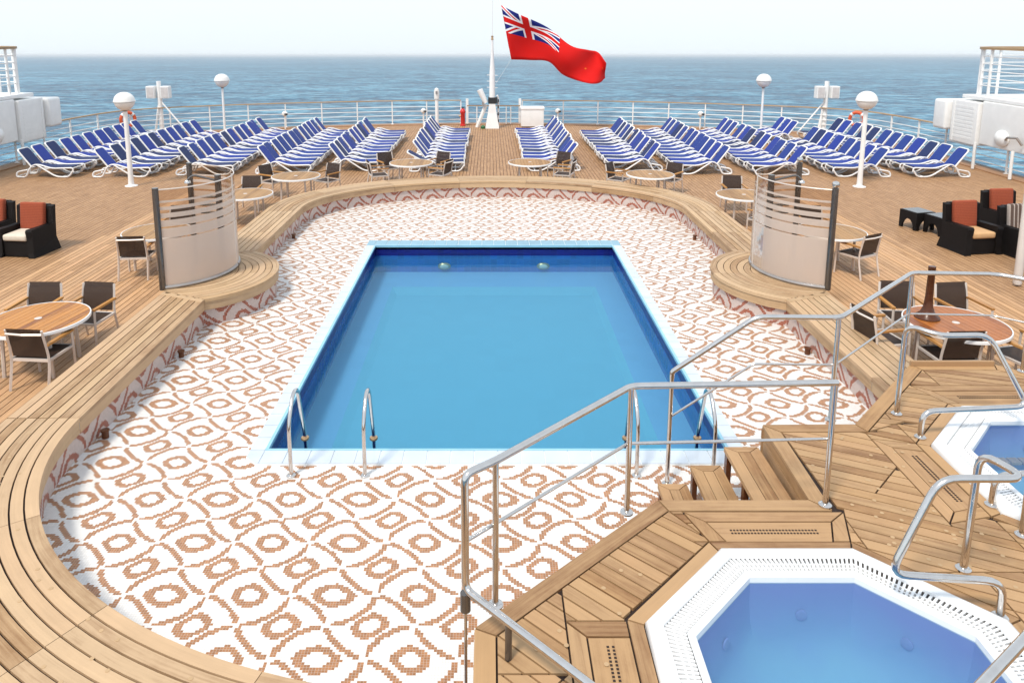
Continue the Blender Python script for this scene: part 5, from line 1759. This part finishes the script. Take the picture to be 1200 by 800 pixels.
# ------------------------------------------------------------------ mast, flag and stern gear
mast = thing("ensign_mast", "white tapered mast on a flared base at the middle of the stern rail", "mast", (0.03, 36.9, 0))
mb = MB()
a = [(-0.34, -0.30), (0.34, -0.30), (0.34, 0.30), (-0.34, 0.30)]; b = [(-0.15, -0.16), (0.15, -0.16), (0.15, 0.16), (-0.15, 0.16)]
for z, q in ((0, a), (0.75, [(p[0] * .62, p[1] * .62) for p in a]), (1.2, b)):
    for p in q: mb.v.append((p[0], p[1], z))
for l in range(2):
    for i in range(4):
        j = (i + 1) % 4; mb.face((4 * l + i, 4 * l + j, 4 * l + 4 + j, 4 * l + 4 + i))
mb.face((8, 9, 10, 11)); mb.build("mast_base", 'white', mast)
mb = MB(); mb.box((0.02, 0, 1.36), (0.44, 0.34, 0.30)); mb.build("winch", 'black', mast)
mb = MB(); mb.lathe([(0.15, 1.2), (0.13, 2.8), (0.075, 3.55), (0.055, 4.0), (0.055, 4.3), (0.02, 4.32)], seg=14); mb.build("mast_tube", 'white', mast, smooth=True)
mb = MB(); mb.lathe([(0.05, 4.28), (0.062, 4.3), (0.062, 4.36), (0.04, 4.4), (0.06, 4.43), (0.06, 4.48), (0.001, 4.5)], seg=12); mb.build("mast_light", 'bronze', mast, smooth=True)
mb = MB(); mb.lathe([(0.018, 4.48), (0.014, 7.6)], seg=8); mb.build("staff", 'white', mast, smooth=True)
for z in (2.0, 2.3, 2.6):
    mb = MB(); mb.tube([(-0.26, 0, z), (0.26, 0, z - .02)], 0.018, 6); mb.build("mast_step", 'white', mast)
mb = MB(); mb.tube([(0.30, 0.1, 0.0), (0.30, 0.1, 1.45), (0.24, 0.05, 1.6)], 0.05, 8); mb.build("side_stay", 'white', mast, smooth=True)
for z in (0.35, 0.7, 1.05, 1.35):
    mb = MB(); mb.box((0.30, -0.06, z), (0.06, 0.06, 0.14)); mb.build("cleat", 'black', mast)
mb = MB(); mb.tube([(-0.75, 0.2, 0.0), (-0.30, 0.1, 1.15)], 0.09, 8); mb.build("brace", 'white', mast, smooth=True)
mb = MB(); mb.lathe([(0.10, 0), (0.11, 0.1), (0.06, .16)], (-0.45, -.3, 0), 10); mb.build("deck_fitting", 'greenp', mast)
fl2 = thing("floodlight", "white cylindrical floodlight tilted beside the mast", "floodlight", (-0.42, 36.85, 1.15))
mb = MB(); mb.tube([(0.14, 0, 0.10), (-0.02, 0, 0.42), (-0.17, 0, 0.74)], [0.12, 0.135, 0.15], 14); mb.build("lamp_housing", 'white', fl2, smooth=True)
mb = MB(); mb.box((0.0, 0.0, 0.03), (0.10, 0.16, 0.24)); mb.build("bracket", 'grey', fl2)

FT = [(0.44, 5.94), (1.21, 5.54), (2.65, 4.90), (3.76, 4.05), (4.67, 3.82), (5.21, 3.69), (5.50, 3.20)]
FB = [(0.94, 3.36), (1.88, 3.32), (2.75, 3.26), (3.46, 2.63), (4.5, 2.28), (5.2, 2.24), (5.61, 2.42)]
tp, bt = catmull([(p[0], 0, p[1]) for p in FT], 6), catmull([(p[0], 0, p[1]) for p in FB], 6)
flag = MB(); NU, NV = len(tp), 14
for i in range(NU):
    u = i / (NU - 1)
    for j in range(NV):
        v = j / (NV - 1)
        p = bt[i].lerp(tp[i], v)
        amp = 0.14 + 0.45 * u
        yy = amp * math.sin(7.2 * u + 1.9 * v + 0.4) + 0.16 * math.sin(14 * u - 3.5 * v)
        flag.v.append((p.x - 0.44, yy, p.z - 3.36))
for i in range(NU - 1):
    for j in range(NV - 1):
        u0, u1, v0, v1 = i / (NU - 1), (i + 1) / (NU - 1), j / (NV - 1), (j + 1) / (NV - 1)
        n = i * NV + j
        flag.face((n, n + NV, n + NV + 1, n + 1), [(u0, v0), (u1, v0), (u1, v1), (u0, v1)])
ft = thing("flag", "red flag with a blue white and red canton flying above the stern", "flag", (0.44, 36.5, 3.36))
fo = flag.build("flag_cloth", 'flag', ft, smooth=True)
sm = fo.modifiers.new("thickness", 'SOLIDIFY'); sm.thickness = 0.008
mb = MB(); mb.tube([(-0.40, 0.4, 4.2), (0.0, 0, 2.58), (0.5, 0.0, 0.0), (0.03 - .44 + .1, 0.4, -1.3)], 0.006, 5); mb.build("halyard", 'white', ft)

# white deck locker, hydrant, bollard lamps
lk = thing("deck_locker", "white box locker at the stern rail just right of the mast", "locker", (2.03, 37.35, 0))
cushion(1.12, 0.75, 0.86, .04).build("locker_body", 'white', lk, loc=(0, 0, 0.47), smooth=True)
cushion(1.18, 0.80, 0.13, .04).build("lid", 'white', lk, loc=(0, 0, 0.94), smooth=True)
hy = thing("fire_hydrant", "small red fire hydrant by the stern rail left of the mast", "hydrant", (-1.45, 37.7, 0))
mb = MB(); mb.lathe([(0.14, 0), (0.14, 0.06), (0.11, 0.08), (0.11, 0.62), (0.14, 0.66), (0.14, 0.74), (0.08, 0.86), (0.001, 0.9)], seg=14); mb.build("hydrant_body", 'red', hy, smooth=True)
mb = MB(); mb.tube([(-0.2, 0, 0.5), (0.0, 0, 0.5)], 0.05, 10); mb.build("outlet", 'bronze', hy, smooth=True)
mb = MB(); mb.lathe([(0.02, 0.9), (0.08, 0.92), (0.08, 0.95)], seg=10); mb.build("valve_wheel", 'black', hy, smooth=True)
bl = thing("bollard_lamp", "slender white bollard lamp with rounded top, left of mast at stern rail", "bollard lamp", (-2.76, 37.75, 0))
mb = MB(); mb.lathe([(0.12, 0), (0.12, 0.03), (0.085, 0.06), (0.085, 1.35)], seg=14); mb.build("pole", 'white', bl, smooth=True)
mb = MB(); mb.lathe([(0.13, 1.35), (0.135, 1.72), (0.10, 1.86), (0.001, 1.92)], seg=14); mb.build("lamp_head", 'globe', bl, smooth=True)
mb = MB(); mb.lathe([(0.05, 0), (0.05, 0.14)], (0, -0.135, 1.62), 8); mb.build("lamp_lens", 'grey', bl)
def rail_light(x, y, label):
    t = thing("rail_light", label, "rail light", (x, y, 0), 0, "small white lights on the stern rail")
    mb = MB(); mb.lathe([(0.035, 0), (0.035, 0.62)], seg=8); mb.build("stem", 'white', t, smooth=True)
    mb = MB(); mb.lathe([(0.05, 0.62), (0.13, 0.68), (0.14, 0.78), (0.07, 0.86), (0.001, 0.88)], seg=14); mb.build("light_head", 'globe', t, smooth=True)
    mb = MB(); mb.tube([(0.02, -0.1, 0.74), (0.16, -0.13, 0.72)], 0.045, 8); mb.build("light_lens", 'black', t, smooth=True)
rail_light(-3.45, 37.85, "small white light on the stern rail between the bollard lamp and fifth row")
rail_light(-10.1, 36.5, "small dark lensed light on the left stern rail behind the fourth row")
rail_light(10.2, 36.5, "small dark lensed light on the right stern rail behind the loungers")
rail_light(3.35, 37.8, "small white light by the stern rail right of the white locker")
def life_ring(x, y, z, deg, label):
    t = thing("life_ring", label, "life ring", (x, y, z), R(deg), "orange life rings on the railing")
    mb = MB(); mb.tube([(0.30 * math.cos(2 * PI * i / 24), 0, 0.30 * math.sin(2 * PI * i / 24)) for i in range(24)], 0.075, 8, closed=True); mb.build("ring_body", 'lifered', t, smooth=True)
    for k in range(4):
        a0 = R(45 + 90 * k)
        mb = MB(); mb.tube([(0.30 * math.cos(a0 + d), 0, 0.30 * math.sin(a0 + d)) for d in (-.16, 0, .16)], 0.079, 8); mb.build("white_band", 'white', t, smooth=True)
life_ring(-16.25, 33.35, 0.85, 45, "orange life ring on the left railing behind the nearest left lamp post")
life_ring(16.3, 33.35, 0.85, -45, "orange life ring on the right railing behind the nearest right lamp post")

# ------------------------------------------------------------------ side housings outboard of the railing
def housing(sgn, label, dy=0.0):
    t = thing("equipment_housing", label, "equipment housing", (sgn * 17.36, 24.25 + dy, 0))
    def bx(name, x0, x1, y0, y1, z0, z1, mat='white', bev=.04):
        c = cushion(abs(x1 - x0), y1 - y0, z1 - z0, bev)
        return c.build(name, mat, t, loc=(sgn * ((x0 + x1) / 2 - 17.9), (y0 + y1) / 2 - 25.0, (z0 + z1) / 2), smooth=True)
    bx("long_panel", 17.55, 18.9, 18.5, 26.75, 0.86, 2.36)
    lv = bx("louvred_box", 17.45, 18.8, 26.8, 28.3, 0.78, 2.30)
    # raised louvre strips on the inboard face
    for i in range(9):
        mb = MB(); mb.box((sgn * (-0.676), 0, -0.55 + i * 0.135), (0.008, 1.1, 0.085)); mb.build("louvre", 'white', lv)
    bx("corner_post", 17.43, 17.6, 28.1, 28.22, 0.80, 2.28, 'white', .01)
    bx("end_box", 17.25, 18.6, 28.35, 29.1, 1.16, 2.25, 'white', .10)
    mb = MB(); mb.lathe([(0.001, 0.16), (0.18, 0.13), (0.28, 0.03), (0.28, 0.0)], seg=20)
    o = mb.build("oval_cover", 'white', t, smooth=True, loc=(sgn * -0.36, 25.55 - 25.0, 1.22)); o.rotation_euler = (0, R(-90) * sgn, 0); o.scale = (1, 1.3, 1)
    br = MB(); br.tube([(sgn * -0.45, 0.25, 1.22), (sgn * -0.60, -0.05, 1.34), (sgn * -0.58, -0.45, 1.38), (sgn * -0.42, -0.5, 1.15)], 0.04, 8); br.build("hose_bracket", 'grey', t, smooth=True)
    for (y0,) in ((24.6,), (26.5,), (22.6,)):
        pm = MB(); pm.tube([(sgn * -0.62, y0 - 25, 0.03), (sgn * -0.62, y0 - 25, 0.95)], 0.05, 8); pm.build("support_post", 'white', t, smooth=True)
    # upper lookout: slab, posts, bars, teak cap
    bx("lookout_floor", 17.6, 20.2, 18.5, 28.0, 2.37, 2.50, 'white', .02)
    cap = catmull([(17.75, 18.5), (17.7, 22), (17.7, 26.4), (17.85, 27.5), (18.5, 28.1), (20.0, 28.2)], 6)
    mb = MB(); aa, bb = offset_path(cap, .10), offset_path(cap, -.10)
    for k in range(len(cap)):
        for (p, z) in ((aa[k], 4.20), (bb[k], 4.20), (bb[k], 4.12), (aa[k], 4.12)): mb.v.append((sgn * (p.x - 17.9), p.y - 25, z))
    for k in range(len(cap) - 1):
        n = 4 * k
        for f in ((0, 4, 5, 1), (1, 5, 6, 2), (2, 6, 7, 3), (3, 7, 4, 0)): mb.face([n + i for i in f], [(k * .3, 0), (k * .3 + .3, 0), (k * .3 + .3, .1), (k * .3, .1)])
    mb.face((0, 1, 2, 3), [(0, 0)] * 4); e = 4 * (len(cap) - 1); mb.face((e + 3, e + 2, e + 1, e), [(0, 0)] * 4)
    mb.build("lookout_cap", 'teak_rail', t)
    for h in (2.88, 3.13, 3.38, 3.63, 3.88):
        mb = MB(); mb.tube([(sgn * (p.x - 17.9), p.y - 25, h) for p in cap], 0.02, 6); mb.build("lookout_bar", 'white', t, smooth=True)
    for k in (1, 5, 9, 13, 16, 19, 22, 26):
        if k < len(cap):
            p = cap[k]
            mb = MB(); mb.tube([(sgn * (p.x - 17.9), p.y - 25, 2.45), (sgn * (p.x - 17.9), p.y - 25, 4.13)], 0.05, 8); mb.build("lookout_post", 'white', t, smooth=True)
    bx("inner_cover", 18.3, 19.6, 22.0, 25.0, 2.62, 2.95, 'white', .1)
    return t
housing(-1, "white louvred equipment housing with railed lookout outside the left railing", 0.7)
housing(1, "white louvred equipment housing with railed lookout outside the right railing")

# ------------------------------------------------------------------ sea haze
hz = MB(); hz.box((0, 19900, 14.0), (60600, 40600, 34.0))
hm_, hnt, hb_ = new_mat("sea_haze")
hnt.nodes.remove(hb_)
pv = hnt.nodes.new("ShaderNodeVolumePrincipled")
pv.inputs['Color'].default_value = (0.93, 0.96, 1.0, 1)
pv.inputs['Density'].default_value = 0.00011
hnt.links.new(pv.outputs[0], hnt.nodes['Material Output'].inputs['Volume'])
ho = hz.build("haze", hm_, kind='stuff')
ho.location = sea_o.location; ho.rotation_euler = sea_o.rotation_euler
